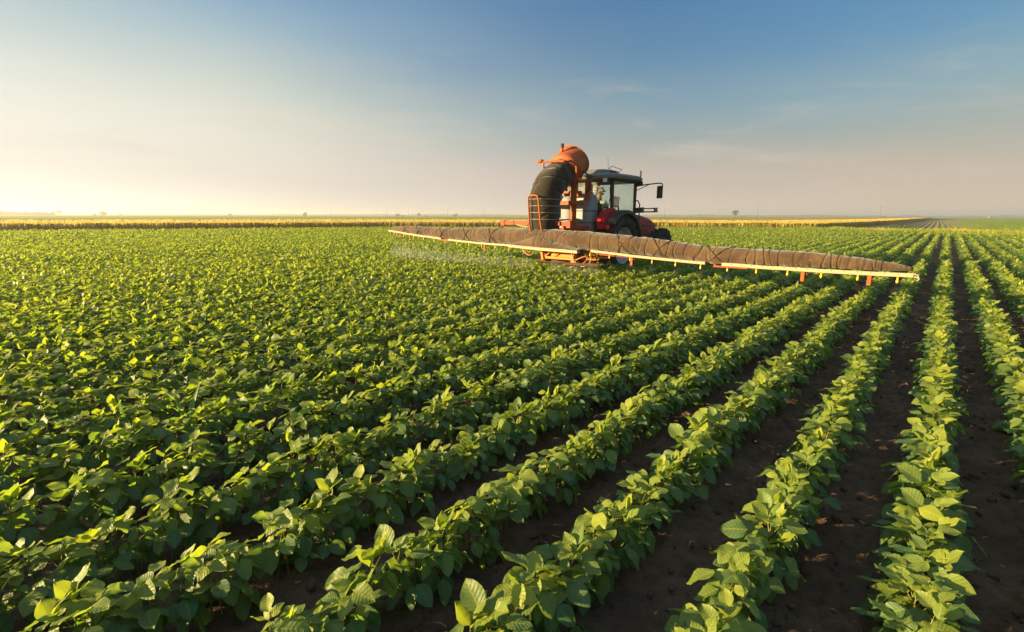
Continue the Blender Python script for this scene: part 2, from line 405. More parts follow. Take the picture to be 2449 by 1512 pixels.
# ---- edges of the fields (metres, camera at the origin)
Wv = lambda u, v: tuple(W(u, v))[:2]
FRONT = [(-90, 16), (-42.5, 41), (-30.3, 46.5), (-15, 55.2), (2, 57), (17.6, 57.4), (34.6, 56.3), Wv(-9.8, 85), Wv(-8.6, 120), Wv(-8, 240), Wv(-8, 480)]
BACK = [(-150, 58), (-80, 79), (-50, 82), (-27, 94), (-10, 134), (30, 182), (100, 255), (140, 280), (180, 300), (230, 330), (330, 400)]
BND = np.array([(-96, 5), (-89, 15.5), (-42, 40.4), (-30, 45.9), (-14.8, 54.5), (2, 56.3), (17.6, 56.6), (26, 54.5), (31.5, 50.5), (34, 46), (35, 40), (38.4, 36), (48, 26), (58, 12)], float)
B_AZ = np.degrees(np.arctan2(BND[:, 0], BND[:, 1])); B_R = np.hypot(BND[:, 0], BND[:, 1])
def bound(xy, pad=0.0):
    a = np.degrees(np.arctan2(xy[:, 0], xy[:, 1])); r = np.hypot(xy[:, 0], xy[:, 1])
    return r < np.interp(a, B_AZ, B_R) - pad
# soil sheet under the soybean field
fs = MB(); pl = [(-110, -12)] + [tuple(p) for p in BND] + [(75, -12)]
fs.add([(x, y, -.045) for x, y in pl], [tuple(range(len(pl)))]); tag(fs.build('field_soil', SOIL), kind='structure')
# near soil with real clods and furrows
ROW0, ROWS = .12, .53
nu, nv = 560, 560
uu = np.linspace(-8.4, 3.0, nu); vv = np.linspace(.0, 11.4, nv)
U, V = np.meshgrid(uu, vv, indexing='ij')
ph = (U - ROW0) / ROWS * 2 * np.pi
hz = .012 * np.cos(ph) + .05 * vnoise(U, V, .5, 1) * .6 + .040 * vnoise(U, V, .11, 2) + .055 * np.abs(vnoise(U, V, .05, 3)) + .020 * vnoise(U, V, .021, 4)
edge = np.clip(np.minimum.reduce([U - uu[0], uu[-1] - U, V - vv[0], vv[-1] - V]) / .6, 0, 1)
hz = hz * edge - .04 * (1 - edge)
XY = U[..., None] * Du + V[..., None] * Dv
me = np_mesh('soil', np.concatenate([XY, hz[..., None]], 2).reshape(-1, 3), grid_faces(nu, nv), SOIL)
tag(link_mesh('soil', me), kind='structure')
# loose clods
ico = [(0, 0, 1), (.894, 0, .447), (.276, .851, .447), (-.724, .526, .447), (-.724, -.526, .447), (.276, -.851, .447), (.724, .526, -.447), (-.276, .851, -.447), (-.894, 0, -.447), (-.276, -.851, -.447), (.724, -.526, -.447), (0, 0, -1)]
icf = [(0, 1, 2), (0, 2, 3), (0, 3, 4), (0, 4, 5), (0, 5, 1), (1, 6, 2), (2, 7, 3), (3, 8, 4), (4, 9, 5), (5, 10, 1), (2, 6, 7), (3, 7, 8), (4, 8, 9), (5, 9, 10), (1, 10, 6), (6, 11, 7), (7, 11, 8), (8, 11, 9), (9, 11, 10), (10, 11, 6)]
N = 16000
cu = rng.uniform(-6.5, 2.8, N); cv = rng.uniform(.5, 1, N) * 0 + .6 + 9 * rng.random(N) ** 1.4
keep = np.abs(((cu - ROW0) / ROWS + .5) % 1 - .5) > .16
cu, cv = cu[keep], cv[keep]; N = len(cu)
sz = .003 + .020 * rng.random(N) ** 4
sz = sz * (1 + .9 * (rng.random(N) < .02))
tv = np.array(ico)[None] * (1 + rng.uniform(-.28, .28, (N, 12, 1))) * sz[:, None, None] * rng.uniform(.6, 1.3, (N, 1, 3))
pos = cu[:, None] * Du + cv[:, None] * Dv
iu = np.clip(((cu + 8.4) / 11.4 * (nu - 1)).astype(int), 0, nu - 1); iv = np.clip((cv / 11.4 * (nv - 1)).astype(int), 0, nv - 1)
tv[..., :2] += pos[:, None]; tv[..., 2] += (hz[iu, iv] + sz * .25)[:, None]
Fc = (np.array(icf)[None] + (np.arange(N) * 12)[:, None, None]).reshape(-1, 3)
tag(link_mesh('soil_clods', np_mesh('soil_clods', tv.reshape(-1, 3), Fc, SOIL)), 'loose crumbly clods of dark brown earth lying between the soybean rows', 'soil clods', kind='stuff')
# dry straw bits between the rows
lt = MB()
for _ in range(260):
    u = ROW0 + ROWS * (random.randint(-12, 4) + random.uniform(.35, .65)); v = .8 + 8 * random.random() ** 1.3
    p = W(u, v, .03); a = random.uniform(0, 6.28); L = random.uniform(.015, .07); dz = random.uniform(0, .012)
    lt.tube([p, p + Vector((math.cos(a) * L / 2, math.sin(a) * L / 2, dz)), p + Vector((math.cos(a + .3) * L, math.sin(a + .3) * L, .0))], [.0015, .002, .001], 4)
STRAW = plain('dry straw', (.34, .22, .11), .9)
tag(lt.build('dry_straw', STRAW), 'thin bits of dry straw scattered on the dark soil', 'straw', kind='stuff')
# ------------------------------------------------------------------ leaves in numpy
def nrm(a): return a / np.maximum(np.linalg.norm(a, axis=-1, keepdims=True), 1e-9)
def leaflets(base, dirv, nor, L, Wd, droop, fold, tone, nt=4, ns=2):
    """grid leaflets: nt segments along, ns per half across; returns V, F, uv, rnd"""
    n = len(base); dirv = nrm(dirv); side = nrm(np.cross(dirv, nor)); nor = np.cross(side, dirv)
    t = np.linspace(0, 1, nt + 1); s = np.linspace(-1, 1, 2 * ns + 1)
    T, Sg = np.meshgrid(t, s, indexing='ij'); T = T.ravel(); Sg = Sg.ravel()
    wprof = np.sin(np.pi * T ** .80) ** .72; wprof[T == 0] = .03; wprof[T == 1] = .02
    k = len(T); ph = rng.uniform(0, 6.28, (n, 1))
    al = L[:, None] * T[None] - droop[:, None] * L[:, None] * .15 * T[None] ** 2
    ac = Wd[:, None] * .5 * wprof[None] * Sg[None]
    wav = .05 * L[:, None] * np.sin(T[None] * 9 + Sg[None] * 3 + ph) * np.abs(Sg[None])
    hh = fold[:, None] * Wd[:, None] * .5 * wprof[None] * np.abs(Sg[None]) ** 1.3 - droop[:, None] * L[:, None] * .5 * T[None] ** 2 + wav
    V = base[:, None] + dirv[:, None] * al[..., None] + side[:, None] * ac[..., None] + nor[:, None] * hh[..., None]
    f = grid_faces(nt + 1, 2 * ns + 1)
    F = (f[None] + (np.arange(n) * k)[:, None, None]).reshape(-1, 4)
    uv = np.tile(np.stack([(Sg * wprof / max(wprof.max(), 1e-6) + 1) / 2 * 0 + (Sg + 1) / 2, T], 1), (n, 1))
    return V.reshape(-1, 3), F, uv, np.repeat(tone, k)
def diamonds(base, dirv, nor, L, Wd, tone):
    """two-triangle folded leaflets for the distance"""
    n = len(base); dirv = nrm(dirv); side = nrm(np.cross(dirv, nor)); nor = np.cross(side, dirv)
    tip = base + dirv * L[:, None]; mid = base + dirv * (L * .45)[:, None]
    a = mid + side * (Wd * .5)[:, None] + nor * (Wd * .12)[:, None]; b_ = mid - side * (Wd * .5)[:, None] + nor * (Wd * .12)[:, None]
    V = np.stack([base, a, tip, b_], 1).reshape(-1, 3); q = np.arange(n) * 4
    F = np.concatenate([np.stack([q, q + 1, q + 2], 1), np.stack([q, q + 2, q + 3], 1)])
    return V, F, np.repeat(tone, 4)
def tubes3(p0, p1, r0, r1, tone):
    n = len(p0); d = nrm(p1 - p0); a = nrm(np.cross(d, np.array([.31, .2, .9]))); b_ = np.cross(d, a)
    Vs = []
    for p, r in ((p0, r0), (p1, r1)):
        for k in range(3):
            an = 2.0944 * k; Vs.append(p + (a * math.cos(an) + b_ * math.sin(an)) * r[:, None])
    V = np.stack(Vs, 1).reshape(-1, 3); q = np.arange(n)[:, None] * 6
    F = np.concatenate([q + np.array([[k, (k + 1) % 3, (k + 1) % 3 + 3, k + 3]]) for k in range(3)])
    return V, F, np.repeat(tone, 6)

def plant_leaves(px, py, pz, sc, K, lsc=1.0):
    """leaf skeleton for many plants at once. Returns dict of arrays for trifoliate leaflets and petioles"""
    n = len(px); base_az = rng.uniform(0, 6.28, n); Hh = (.240 + .018 * rng.standard_normal(n).clip(-1.6, 1.8)) * sc
    lean = rng.normal(0, .022, (n, 2))
    out = dict(b=[], d=[], n=[], L=[], W=[], dr=[], fo=[], r=[], p0=[], p1=[], s0=[], s1=[])
    root = np.stack([px, py, pz], 1)
    top = root + np.concatenate([lean, Hh[:, None]], 1)
    out['s0'] = root; out['s1'] = top
    prnd = rng.random(n)
    for k in range(K):
        f = (k + .6 * rng.random(n)) / K                     # 0 low .. 1 top
        node = root + (top - root) * (.34 + .64 * f)[:, None]
        azk = base_az + k * 2.4 + rng.normal(0, .45, n)
        # leaves lean towards the furrow sides
        el = np.radians(18 + 56 * f ** 1.3 + rng.normal(0, 9, n))
        pl_ = (.080 - .040 * f ** 2 + rng.normal(0, .010, n)).clip(.025, .13) * sc
        pd = np.stack([np.cos(azk) * np.cos(el), np.sin(azk) * np.cos(el), np.sin(el)], 1)
        tip = node + pd * pl_[:, None]
        out['p0'].append(node); out['p1'].append(tip)
        # blade attitude
        ble = np.radians(-6 - 44 * (1 - f) + 40 * f ** 3 * rng.random(n) * 1.5 + rng.normal(0, 13, n))
        up_ = rng.random(n) < (.07 + .36 * (f > .70)); ble = np.where(up_, ble + np.radians(rng.uniform(25, 60, n)), ble)
        hd = np.stack([np.cos(azk), np.sin(azk)], 1)
        size = (.081 - .018 * f ** 3 + rng.normal(0, .010, n)).clip(.034, .105) * sc * lsc
        for q, (da, ls) in enumerate(((0, 1.08), (1.25, .95), (-1.25, .95))):
            a2 = azk + da + rng.normal(0, .18, n)
            e2 = ble + (0 if q == 0 else 1) * rng.normal(0, .2, n)
            dv = np.stack([np.cos(a2) * np.cos(e2), np.sin(a2) * np.cos(e2), np.sin(e2)], 1)
            nv_ = np.stack([-np.cos(a2) * np.sin(e2), -np.sin(a2) * np.sin(e2), np.cos(e2)], 1)
            roll = rng.normal(0, .38, n)
            sd = np.cross(dv, nv_); nv2 = nv_ * np.cos(roll)[:, None] + sd * np.sin(roll)[:, None]
            hel = (.95 * f ** 3 * rng.uniform(.3, 1.3, n))[:, None]          # blades turn towards the sun
            nv2 = nrm(nv2 + np.array(sdir)[None] * hel)
            L = size * ls
            bs = tip + (pd * .022 if q == 0 else dv * .004) * 1.0
            out['b'].append(bs); out['d'].append(dv); out['n'].append(nv2); out['L'].append(L); out['W'].append(L * rng.uniform(.60, .74, n))
            out['dr'].append(rng.uniform(.05, .5, n)); out['fo'].append(rng.uniform(-.05, .38, n))
            out['r'].append((.02 + .22 * prnd + .72 * f ** 3 + rng.normal(0, .11, n) + .5 * (rng.random(n) < .015)).clip(0, 1))  # paler young tops; sunlit crest and shaded lower leaves also painted into the tint
    for k in list(out):
        if isinstance(out[k], list): out[k] = np.concatenate(out[k])
    return out, n

def row_points(rmin, rmax, step, azlim=(-51, 51), jit=.016):
    k0, k1 = int((-rmax * 1.05 - ROW0) / ROWS), int((rmax * .5 - ROW0) / ROWS)
    P = []
    for k in range(k0, k1 + 1):
        u = ROW0 + ROWS * k
        if abs(u) > rmax: continue
        vm = math.sqrt(max(rmax ** 2 - u * u, 0))
        v = np.arange(-vm, vm, step) + rng.uniform(0, step)
        v = v + rng.normal(0, step * .25, len(v)); uu_ = u + rng.normal(0, jit, len(v)) + .02 * vnoise(v, v * 0 + k * 3.1, 2.0, 9)
        xy = uu_[:, None] * Du + v[:, None] * Dv
        a = np.degrees(np.arctan2(xy[:, 0], xy[:, 1])); r = np.hypot(xy[:, 0], xy[:, 1])
        ok = (r >= rmin) & (r < rmax) & (a > azlim[0]) & (a < azlim[1]) & bound(xy, .0)
        q = xy[ok]; P.append(np.concatenate([q, np.full((len(q), 1), k)], 1))
    return np.concatenate(P)
def assemble(o, nt, ns, stems=True):
    V1, F1, uv1, r1 = leaflets(o['b'], o['d'], o['n'], o['L'], o['W'], o['dr'], o['fo'], o['r'], nt, ns)
    return V1, F1, uv1, r1
def stemgeo(o):
    Va, Fa, ra = tubes3(o['p0'], o['p1'], np.full(len(o['p0']), .0018), np.full(len(o['p0']), .0012), rng.random(len(o['p0'])))
    Vb, Fb, rb = tubes3(o['s0'], o['s1'], np.full(len(o['s0']), .0045), np.full(len(o['s0']), .002), rng.random(len(o['s0'])))
    return np.concatenate([Va, Vb]), np.concatenate([Fa, Fb + len(Va)]), np.concatenate([ra, rb])

STEP = .082
near = row_points(.35, 9.0, STEP, (-112, 112))
# what the picture can show: project each plant
def inframe(p, z=.25, pad=.10):
    q = np.stack([p[:, 0], p[:, 1], np.full(len(p), z - CAM_H)], 1)
    dep = q @ np.array(fw); x = (q @ np.array(rt)) / dep * 17 / 36; y = (q @ np.array(up)) / dep * 17 / 36
    return (dep > .2) & (np.abs(x) < .5 + pad * .6) & (np.abs(y) < .309 + pad), dep, y
inf, dep, yy = inframe(near)
inf0, _, _ = inframe(near, pad=.03)
rr = np.hypot(near[:, 0], near[:, 1])
order = np.argsort(np.where(inf0, rr, 1e9))
IND = order[:300]
isind = np.zeros(len(near), bool); isind[IND] = True
inf_keep = rr > 0
rest = near[(~isind) & inf_keep]
# individual plants (the nearest 300): a handful of source plants, copied
NSRC = 40
o, _ = plant_leaves(np.zeros(NSRC), np.zeros(NSRC), np.zeros(NSRC), np.full(NSRC, 1.0), 8)
V1, F1, uv1, r1 = assemble(o, 6, 3)
kper = 7 * 7
lm, sm = [], []
nleaf = 27
for i in range(NSRC):
    ids = np.arange(24) * NSRC + i
    # leaflets are stored leaf-position major, plant minor
    vid = (ids[:, None] * kper + np.arange(kper)).ravel()
    f = grid_faces(7, 7); F = (f[None] + (np.arange(24) * kper)[:, None, None]).reshape(-1, 4)
    lm.append(np_mesh('soybean_foliage', V1[vid], F, LEAF, uv=uv1[vid], attrs={'tone': r1[vid]}))
    p0 = o['p0'][i::NSRC][:8]; p1 = o['p1'][i::NSRC][:8]
    oo = dict(p0=p0, p1=p1, s0=o['s0'][i:i + 1], s1=o['s1'][i:i + 1])
    Vs, Fs_, rs = stemgeo(oo); sm.append(np_mesh('soybean_stem', Vs, Fs_, STEM, attrs={'tone': rs}))
rows_present = sorted(set(near[IND, 2].astype(int)), reverse=True)
ordn = ['rightmost', 'second from right', 'third from right', 'fourth from right', 'fifth from right', 'sixth from right', 'seventh from right', 'eighth from right', 'ninth from right', 'tenth from right', 'eleventh from right', 'twelfth from right']
def rowword(k):
    i = rows_present.index(k)
    return ordn[i] if i < len(ordn) else 'farther left'
for j, idx in enumerate(IND):
    x, y, k = near[idx]; k = int(k)
    g_ = 'soybean plants in the %s foreground row' % rowword(k)
    r_ = empty('soybean_plant', (x, y, -.005), random.gauss(0, .3), label='leafy green soybean plant in the %s row of the foreground' % rowword(k), cat='soybean plant', group=g_)
    s = random.uniform(1.0, 1.18); r_.scale = (s, s, s * random.uniform(.92, 1.1))
    q = random.randrange(NSRC)
    link_mesh('foliage', lm[q], r_); link_mesh('stem', sm[q], r_)
# the rest of the field as one growing mass, with less and less detail
VV, FQ, FT, UV, RN, MI = [], [], [], [], [], []
def push(V, F, uv, r, mi):
    off = sum(len(v) for v in VV)
    VV.append(V); RN.append(r); UV.append(uv if uv is not None else np.full((len(V), 2), .25))
    (FQ if F.shape[1] == 4 else FT).append((F + off, mi))
def lod(P, K, nt, ns, scale, mi, stems, lsc=1.0):
    big = .97 + .14 * rng.random(len(P)) + .16 * vnoise(P[:, 0], P[:, 1], 3.0, 91) + .10 * vnoise(P[:, 0], P[:, 1], .8, 92)
    o, _ = plant_leaves(P[:, 0], P[:, 1], np.zeros(len(P)), scale * big, K, lsc)
    if nt: V, F, uv, r = assemble(o, nt, ns); push(V, F, uv, r, mi)
    else: V, F, r = diamonds(o['b'], o['d'], o['n'], o['L'] * 1.02, o['W'] * 1.1, o['r']); push(V, F, None, r, mi)
    if stems: V, F, r = stemgeo(o); push(V, F, None, r, 1)
lod(rest, 8, 4, 1, 1.06, 0, True)
lod(row_points(9.0, 18.0, .095, (-66, 60)), 8, 0, 0, 1.0, 2, True, 1.08)
lod(row_points(18.0, 34.0, .13, (-60, 54)), 6, 0, 0, 1.0, 2, False, 1.25)
lod(row_points(34.0, 100.0, .22, (-58, 54)), 5, 0, 0, 1.0, 2, False, 1.6)
F_all = [f for f, _ in FQ] + [f for f, _ in FT]
fm = np.concatenate([np.full(len(f), mi) for f, mi in FQ + FT])
me = np_mesh('soybean_field', np.concatenate(VV), F_all, [LEAF, STEM, LEAF_FAR], uv=np.concatenate(UV), attrs={'tone': np.concatenate(RN)}, fmat=fm)
tag(link_mesh('soybean_field', me), 'long parallel rows of green soybean plants running across the whole field', 'soybean crop', kind='stuff')
print('field verts', len(me.vertices), 'faces', len(me.polygons))
del VV, FQ, FT, UV, RN

# ---- tall grassy weeds standing above the crop
def weed(px, py, h, nb, label):
    m = MB(); P = []; F = []; rn = []
    for i in range(nb):
        a = random.uniform(0, 6.28); L = h * random.uniform(.55, 1.0); ln = random.uniform(.35, .95); wdt = random.uniform(.012, .024)
        b0 = np.array([math.cos(a) * .015, math.sin(a) * .015, .12 * random.random()])
        sd = np.array([-math.sin(a), math.cos(a), 0]); o0 = len(P); r0 = random.random()
        for k in range(6):
            t_ = k / 5; hgt = L * (t_ - .42 * ln * t_ ** 2.4 * 1.4); out = L * ln * t_ ** 1.6
            c_ = b0 + np.array([math.cos(a) * out, math.sin(a) * out, hgt]); wd = wdt * (1 - t_ ** 2 * .95)
            P += [c_ - sd * wd, c_ + np.array([0, 0, -wd * .4]), c_ + sd * wd]; rn += [r0] * 3
        for k in range(5):
            q = o0 + k * 3; F += [(q, q + 1, q + 4, q + 3), (q + 1, q + 2, q + 5, q + 4)]
    me = np_mesh('grass_weed', np.array(P), np.array(F), WEED, attrs={'tone': np.array(rn)})
    o = link_mesh('grass_weed', me); o.location = (px, py, 0); return tag(o, label, 'weed', 'grassy weeds among the soybeans')
def gpt(px, py, z=0.):
    """photo pixel (3239 wide) to a point on the level z"""
    a = (px / 1.32258 - 1224.5) / 2449 * 36; b_ = -(py / 1.32258 - 756) / 2449 * 36
    d_ = fw * 17 + rt * a + up * b_; s_ = (z - CAM_H) / d_.z
    return Vector((0, 0, CAM_H)) + d_ * s_
for px, py, h, nb, lb in [(1640, 932, .62, 16, 'tall bright grassy weed with pointed blades standing left below the sprayer apron'),
                          (1345, 790, .62, 14, 'yellow green grassy weed under the left spray boom'),
                          (1232, 830, .55, 12, 'short grassy weed left of the left boom tip'),
                          (1460, 812, .5, 12, 'small grassy weed in the spray mist beside the apron'),
                          (905, 775, .7, 16, 'tall pale grassy weed left of the boom tip near the wheat'),
                          (790, 800, .65, 12, 'grassy weed further left in the sunlit crop'),
                          (340, 810, .7, 14, 'grassy weed at the far left below the wheat'),
                          (600, 1330, .36, 9, 'long thin grass blades sticking out of the left rows'),
                          (395, 1345, .34, 7, 'curled grass blades in the rows at the lower left')]:
    p = gpt(px, py, .15); weed(p.x, p.y, h, nb, lb)
# ------------------------------------------------------------------ tractor (x = right, y = forward, origin on the ground under the rear axle)
U0 = -7.5
VT = 11.9
TR = empty('tractor', W(U0, VT), -TH, label='red tractor with grey roofed cab pulling the sprayer across the field, seen from behind', cat='tractor')
def arc(cx_, cz_, r, a0, a1, n): return [(cx_ + r * math.cos(R_(a0 + (a1 - a0) * i / n)), cz_ + r * math.sin(R_(a0 + (a1 - a0) * i / n))) for i in range(n + 1)]
def wheel(side, y, R, wd, rr, xc, nl, parent, name='wheel'):
    x = side * xc
    wm = MB()
    prof = [(rr * .98, -wd * .40), (rr * 1.10, -wd * .47), (R * .80, -wd * .54), (R * .90, -wd * .50), (R * .94, -wd * .40), (R * .955, 0), (R * .94, wd * .40), (R * .90, wd * .50), (R * .80, wd * .54), (rr * 1.10, wd * .47), (rr * .98, wd * .40)]
    wm.lathe(prof, (x, y, R), (1, 0, 0), 48)
    # tread bars, chevron pattern
    for i in range(nl):
        for sd in (-1, 1):
            a0 = 2 * math.pi * (i + (.5 if sd > 0 else 0)) / nl; pts = []
            for k in range(4):
                t_ = k / 3; xx = sd * (wd * .02 + wd * .50 * t_); aa = a0 + (.30 * t_) * (.8 / R); rad = R * (.955 - .03 * t_ ** 3)
                pts.append((xx, aa, rad))
            vs = []
            for (xx, aa, rad) in pts:
                for (dr, da_) in ((-.03, -.030), (.048 * (R / .8), -.020), (.048 * (R / .8), .020), (-.03, .030)):
                    r_ = rad + dr * 1.0; an = aa + da_ / R * .8
                    vs.append((x + xx, y + r_ * math.sin(an), R + r_ * math.cos(an)))
            wm.loft([vs[k * 4:k * 4 + 4] for k in range(4)])
    o = wm.build(name, RUBBER, parent, auto=True)
    o['label'] = ('%s %s agricultural wheel with chevron tread' % ('large rear' if R > .7 else 'smaller front', 'left' if side < 0 else 'right'))
    rm = MB(); h = wd * .40
    rm.lathe([(rr * .98, -h), (rr * 1.02, -h * 1.02), (rr * .93, -h * .9), (rr * .86, -h * .3), (rr * .86, h * .35), (rr * .93, h * .9), (rr * 1.02, h * 1.02), (rr * .98, h)], (x, y, R), (1, 0, 0), 40)
    s_ = side
    rm.lathe([(rr * .87, s_ * h * .15), (rr * .70, s_ * -h * .05), (rr * .40, s_ * -h * .18), (rr * .34, s_ * h * .05), (rr * .30, s_ * h * .45), (.0, s_ * h * .5)], (x, y, R), (1, 0, 0), 40)
    rm.build('rim', RIM, o, auto=True)
    hb_ = MB()
    for k in range(8):
        a = k * math.pi / 4; hb_.lathe([(.0, 0), (.016, 0), (.016, .03), (0, .032)], (x + s_ * (-h * .12), y + rr * .52 * math.sin(a), R + rr * .52 * math.cos(a)), (s_, 0, 0), 6)
    hb_.lathe([(.11, 0), (.10, .06), (.05, .09), (0, .09)], (x + s_ * h * .45, y, R), (s_, 0, 0), 16)
    hb_.build('hub', DARK, o, auto=True)
    return o
for sd in (-1, 1):
    wheel(sd, 0, .80, .46, .50, .84, 20, TR)
    wheel(sd, 2.62, .61, .36, .34, .82, 17, TR)
# chassis
cb = MB()
cb.box((0, .1, .85), (.50, 1.0, .5)); cb.box((0, 1.2, .82), (.40, 1.4, .42)); cb.box((0, 2.4, .78), (.42, 1.3, .36)); cb.bar((-.7, 0, .8), (.7, 0, .8), .2); cb.bar((-.66, 2.62, .6), (.66, 2.62, .6), .15)
cb.box((0, 1.0, 1.05), (.9, .9, .1)); cb.box((.50, .95, .72), (.22, .5, .35)); cb.box((-.50, .95, .72), (.22, .5, .35))
cb.build('chassis', DARK, TR, bevel=.02)
hl = MB()
for sd in (-1, 1):
    hl.bar((sd * .3, -.3, .75), (sd * .42, -.95, .50), .06, .05); hl.bar((sd * .22, -.2, 1.15), (sd * .40, -.62, 1.2), .05, .07); hl.bar((sd * .40, -.62, 1.2), (sd * .42, -.85, .56), .03)
hl.bar((0, -.3, 1.15), (0, -.85, 1.1), .06); hl.box((0, -.36, .95), (.5, .12, .5)); hl.box((.33, -.42, 1.28), (.22, .16, .2)); hl.box((-.3, -.40, 1.3), (.2, .12, .15))
hl.build('rear_linkage', DARK, TR, bevel=.012)
# bonnet
bn = MB(); rings = []
for y, zt, zb, hw in ((1.12, 1.72, 1.0, .38), (1.6, 1.70, .98, .385), (2.3, 1.63, .95, .385), (2.9, 1.54, .93, .375), (3.22, 1.45, .93, .35), (3.38, 1.34, .95, .31), (3.44, 1.2, 1.0, .26)):
    rings.append([(-hw, y, zb), (-hw, y, zb + (zt - zb) * .55), (-hw * .95, y, zb + (zt - zb) * .82), (-hw * .70, y, zt - .02), (-hw * .3, y, zt), (hw * .3, y, zt), (hw * .70, y, zt - .02), (hw * .95, y, zb + (zt - zb) * .82), (hw, y, zb + (zt - zb) * .55), (hw, y, zb)])
bn.loft(rings); bno = bn.build('bonnet', TRED, TR, auto=True)
for sd in (-1, 1):
    sm_ = MB(); sm_.bar((sd * .385, 1.15, 1.40), (sd * .385, 2.95, 1.31), .05, .03); sm_.bar((sd * .39, 1.15, 1.365), (sd * .38, 2.9, 1.28), .035, .02); sm_.build('side_moulding', GREYP, bno, bevel=.006)
gr = MB()
for k in range(6): gr.box((0, 3.445, 1.02 + k * .045), (.42, .02, .02))
gr.build('grille', DARK, bno)
# fenders
for sd in (-1, 1):
    f = MB(); R0, R1 = .90, .955; prof_o = arc(0, .80, R1, 170, 44, 26); prof_i = arc(0, .80, R0, 170, 44, 26)
    xa, xb = sd * .52, sd * 1.09
    vs = []
    for (yo, zo), (yi, zi) in zip(prof_o, prof_i):
        yo, yi = -yo, -yi
        vs.append([(xa, -yo * -1, zo), (xb, -yo * -1, zo - .01), (xb + sd * .012, -yi * -1, zi - .05), (xa, -yi * -1, zi)])
    f.loft([[(p[0], p[1], p[2]) for p in r] for r in vs]); f.build('mudguard', DUSTB, TR, auto=True)
    fi = MB(); poly = [(-.88, 1.25), (-.86, 1.52), (-.74, 1.68), (-.45, 1.78), (-.29, 1.80), (-.29, 1.45), (-.45, 1.36), (-.62, 1.25)]
    fi.prism(poly, sd * .66, sd * .90, 'x'); fi.build('red_mudguard_panel', TRED, TR, bevel=.03)
    sk = MB(); poly = [( .80 * math.cos(R_(a)) * 1.13, .8 + .80 * math.sin(R_(a)) * 1.13) for a in range(-6, 100, 8)] + [(0.0, 1.2), (.45, .9), (.9, .55)]
    sk.prism(poly, sd * .50, sd * .53, 'x'); sk.build('inner_guard', DARK, TR)
    tl = MB(); tl.box((sd * .79, -.885, 1.49), (.22, .05, .10)); to = tl.build('tail_lamp', REFL, TR, bevel=.012)
    t2 = MB(); t2.box((sd * .78, -.915, 1.485), (.07, .02, .05)); t2.build('bulb', TAILR, to)
    rf = MB(); rf.lathe([(0, 0), (.055, 0), (.055, .03), (0, .034)], (sd * .97, -.80, 1.30), (0, -1, 0), 16); rf.build('reflector', REFL, TR, auto=True)
# cab: frame posts
cf = MB()
zc0, zc1 = 1.66, 2.52
for sd in (-1, 1):
    cf.bar((sd * .74, -.22, zc0 - .25), (sd * .74, -.26, zc1), .07, .09)          # rear post
    cf.bar((sd * .66, 1.16, zc0 - .45), (sd * .72, 1.02, zc1), .055, .06)         # front post
    cf.bar((sd * .74, -.22, zc0 - .02), (sd * .74, .35, zc0 - .02), .06, .06)
    cf.bar((sd * .745, .22, 1.62), (sd * .745, .40, 1.35), .05); cf.bar((sd * .745, .40, 1.35), (sd * .69, 1.14, 1.12), .05)
    cf.bar((sd * .74, -.26, zc1), (sd * .72, 1.02, zc1), .07)
cf.bar((-.74, -.24, zc0), (.74, -.24, zc0), .07); cf.bar((-.74, -.26, zc1), (.74, -.26, zc1), .07); cf.bar((-.72, 1.02, zc1), (.72, 1.02, zc1), .07); cf.bar((-.66, 1.16, 1.55), (.66, 1.16, 1.55), .07)
cf.bar((-.36, -.25, zc0), (-.36, -.27, zc1), .045)
cf.box((0, .45, 1.13), (1.3, 1.4, .1)); cf.box((0, -.22, 1.42), (1.36, .06, .42)); cf.box((0, 1.14, 1.32), (1.28, .05, .42))
cfo = cf.build('cab_frame', DARK, TR, bevel=.012)
def pane(name, pts):
    g_ = MB(); g_.add(pts, [tuple(range(len(pts)))]); return g_.build(name, GLASS, TR)
pane('rear_window', [(-.33, -.25, 1.70), (.68, -.25, 1.70), (.70, -.27, 2.48), (-.33, -.27, 2.48)])
pane('rear_quarter_window', [(-.70, -.25, 1.70), (-.39, -.25, 1.70), (-.39, -.27, 2.48), (-.70, -.27, 2.48)])
pane('windscreen', [(-.62, 1.15, 1.60), (.62, 1.15, 1.60), (.68, 1.03, 2.48), (-.68, 1.03, 2.48)])
for sd in (-1, 1):
    d_ = pane('side_window', [(sd * .745, -.16, 1.66), (sd * .745, .26, 1.60), (sd * .74, .44, 1.34), (sd * .68, 1.10, 1.16), (sd * .715, 1.00, 2.48), (sd * .745, -.20, 2.48)])
    hn = MB(); hn.tube([(sd * .78, .0, 1.72), (sd * .80, .02, 1.78), (sd * .78, .02, 1.86)], .018, 8); hn.lathe([(0, 0), (.035, 0), (.035, .03), (0, .03)], (sd * .76, .0, 1.72), (sd, 0, 0), 10); hn.build('door_handle', DARK, d_, smooth=True)
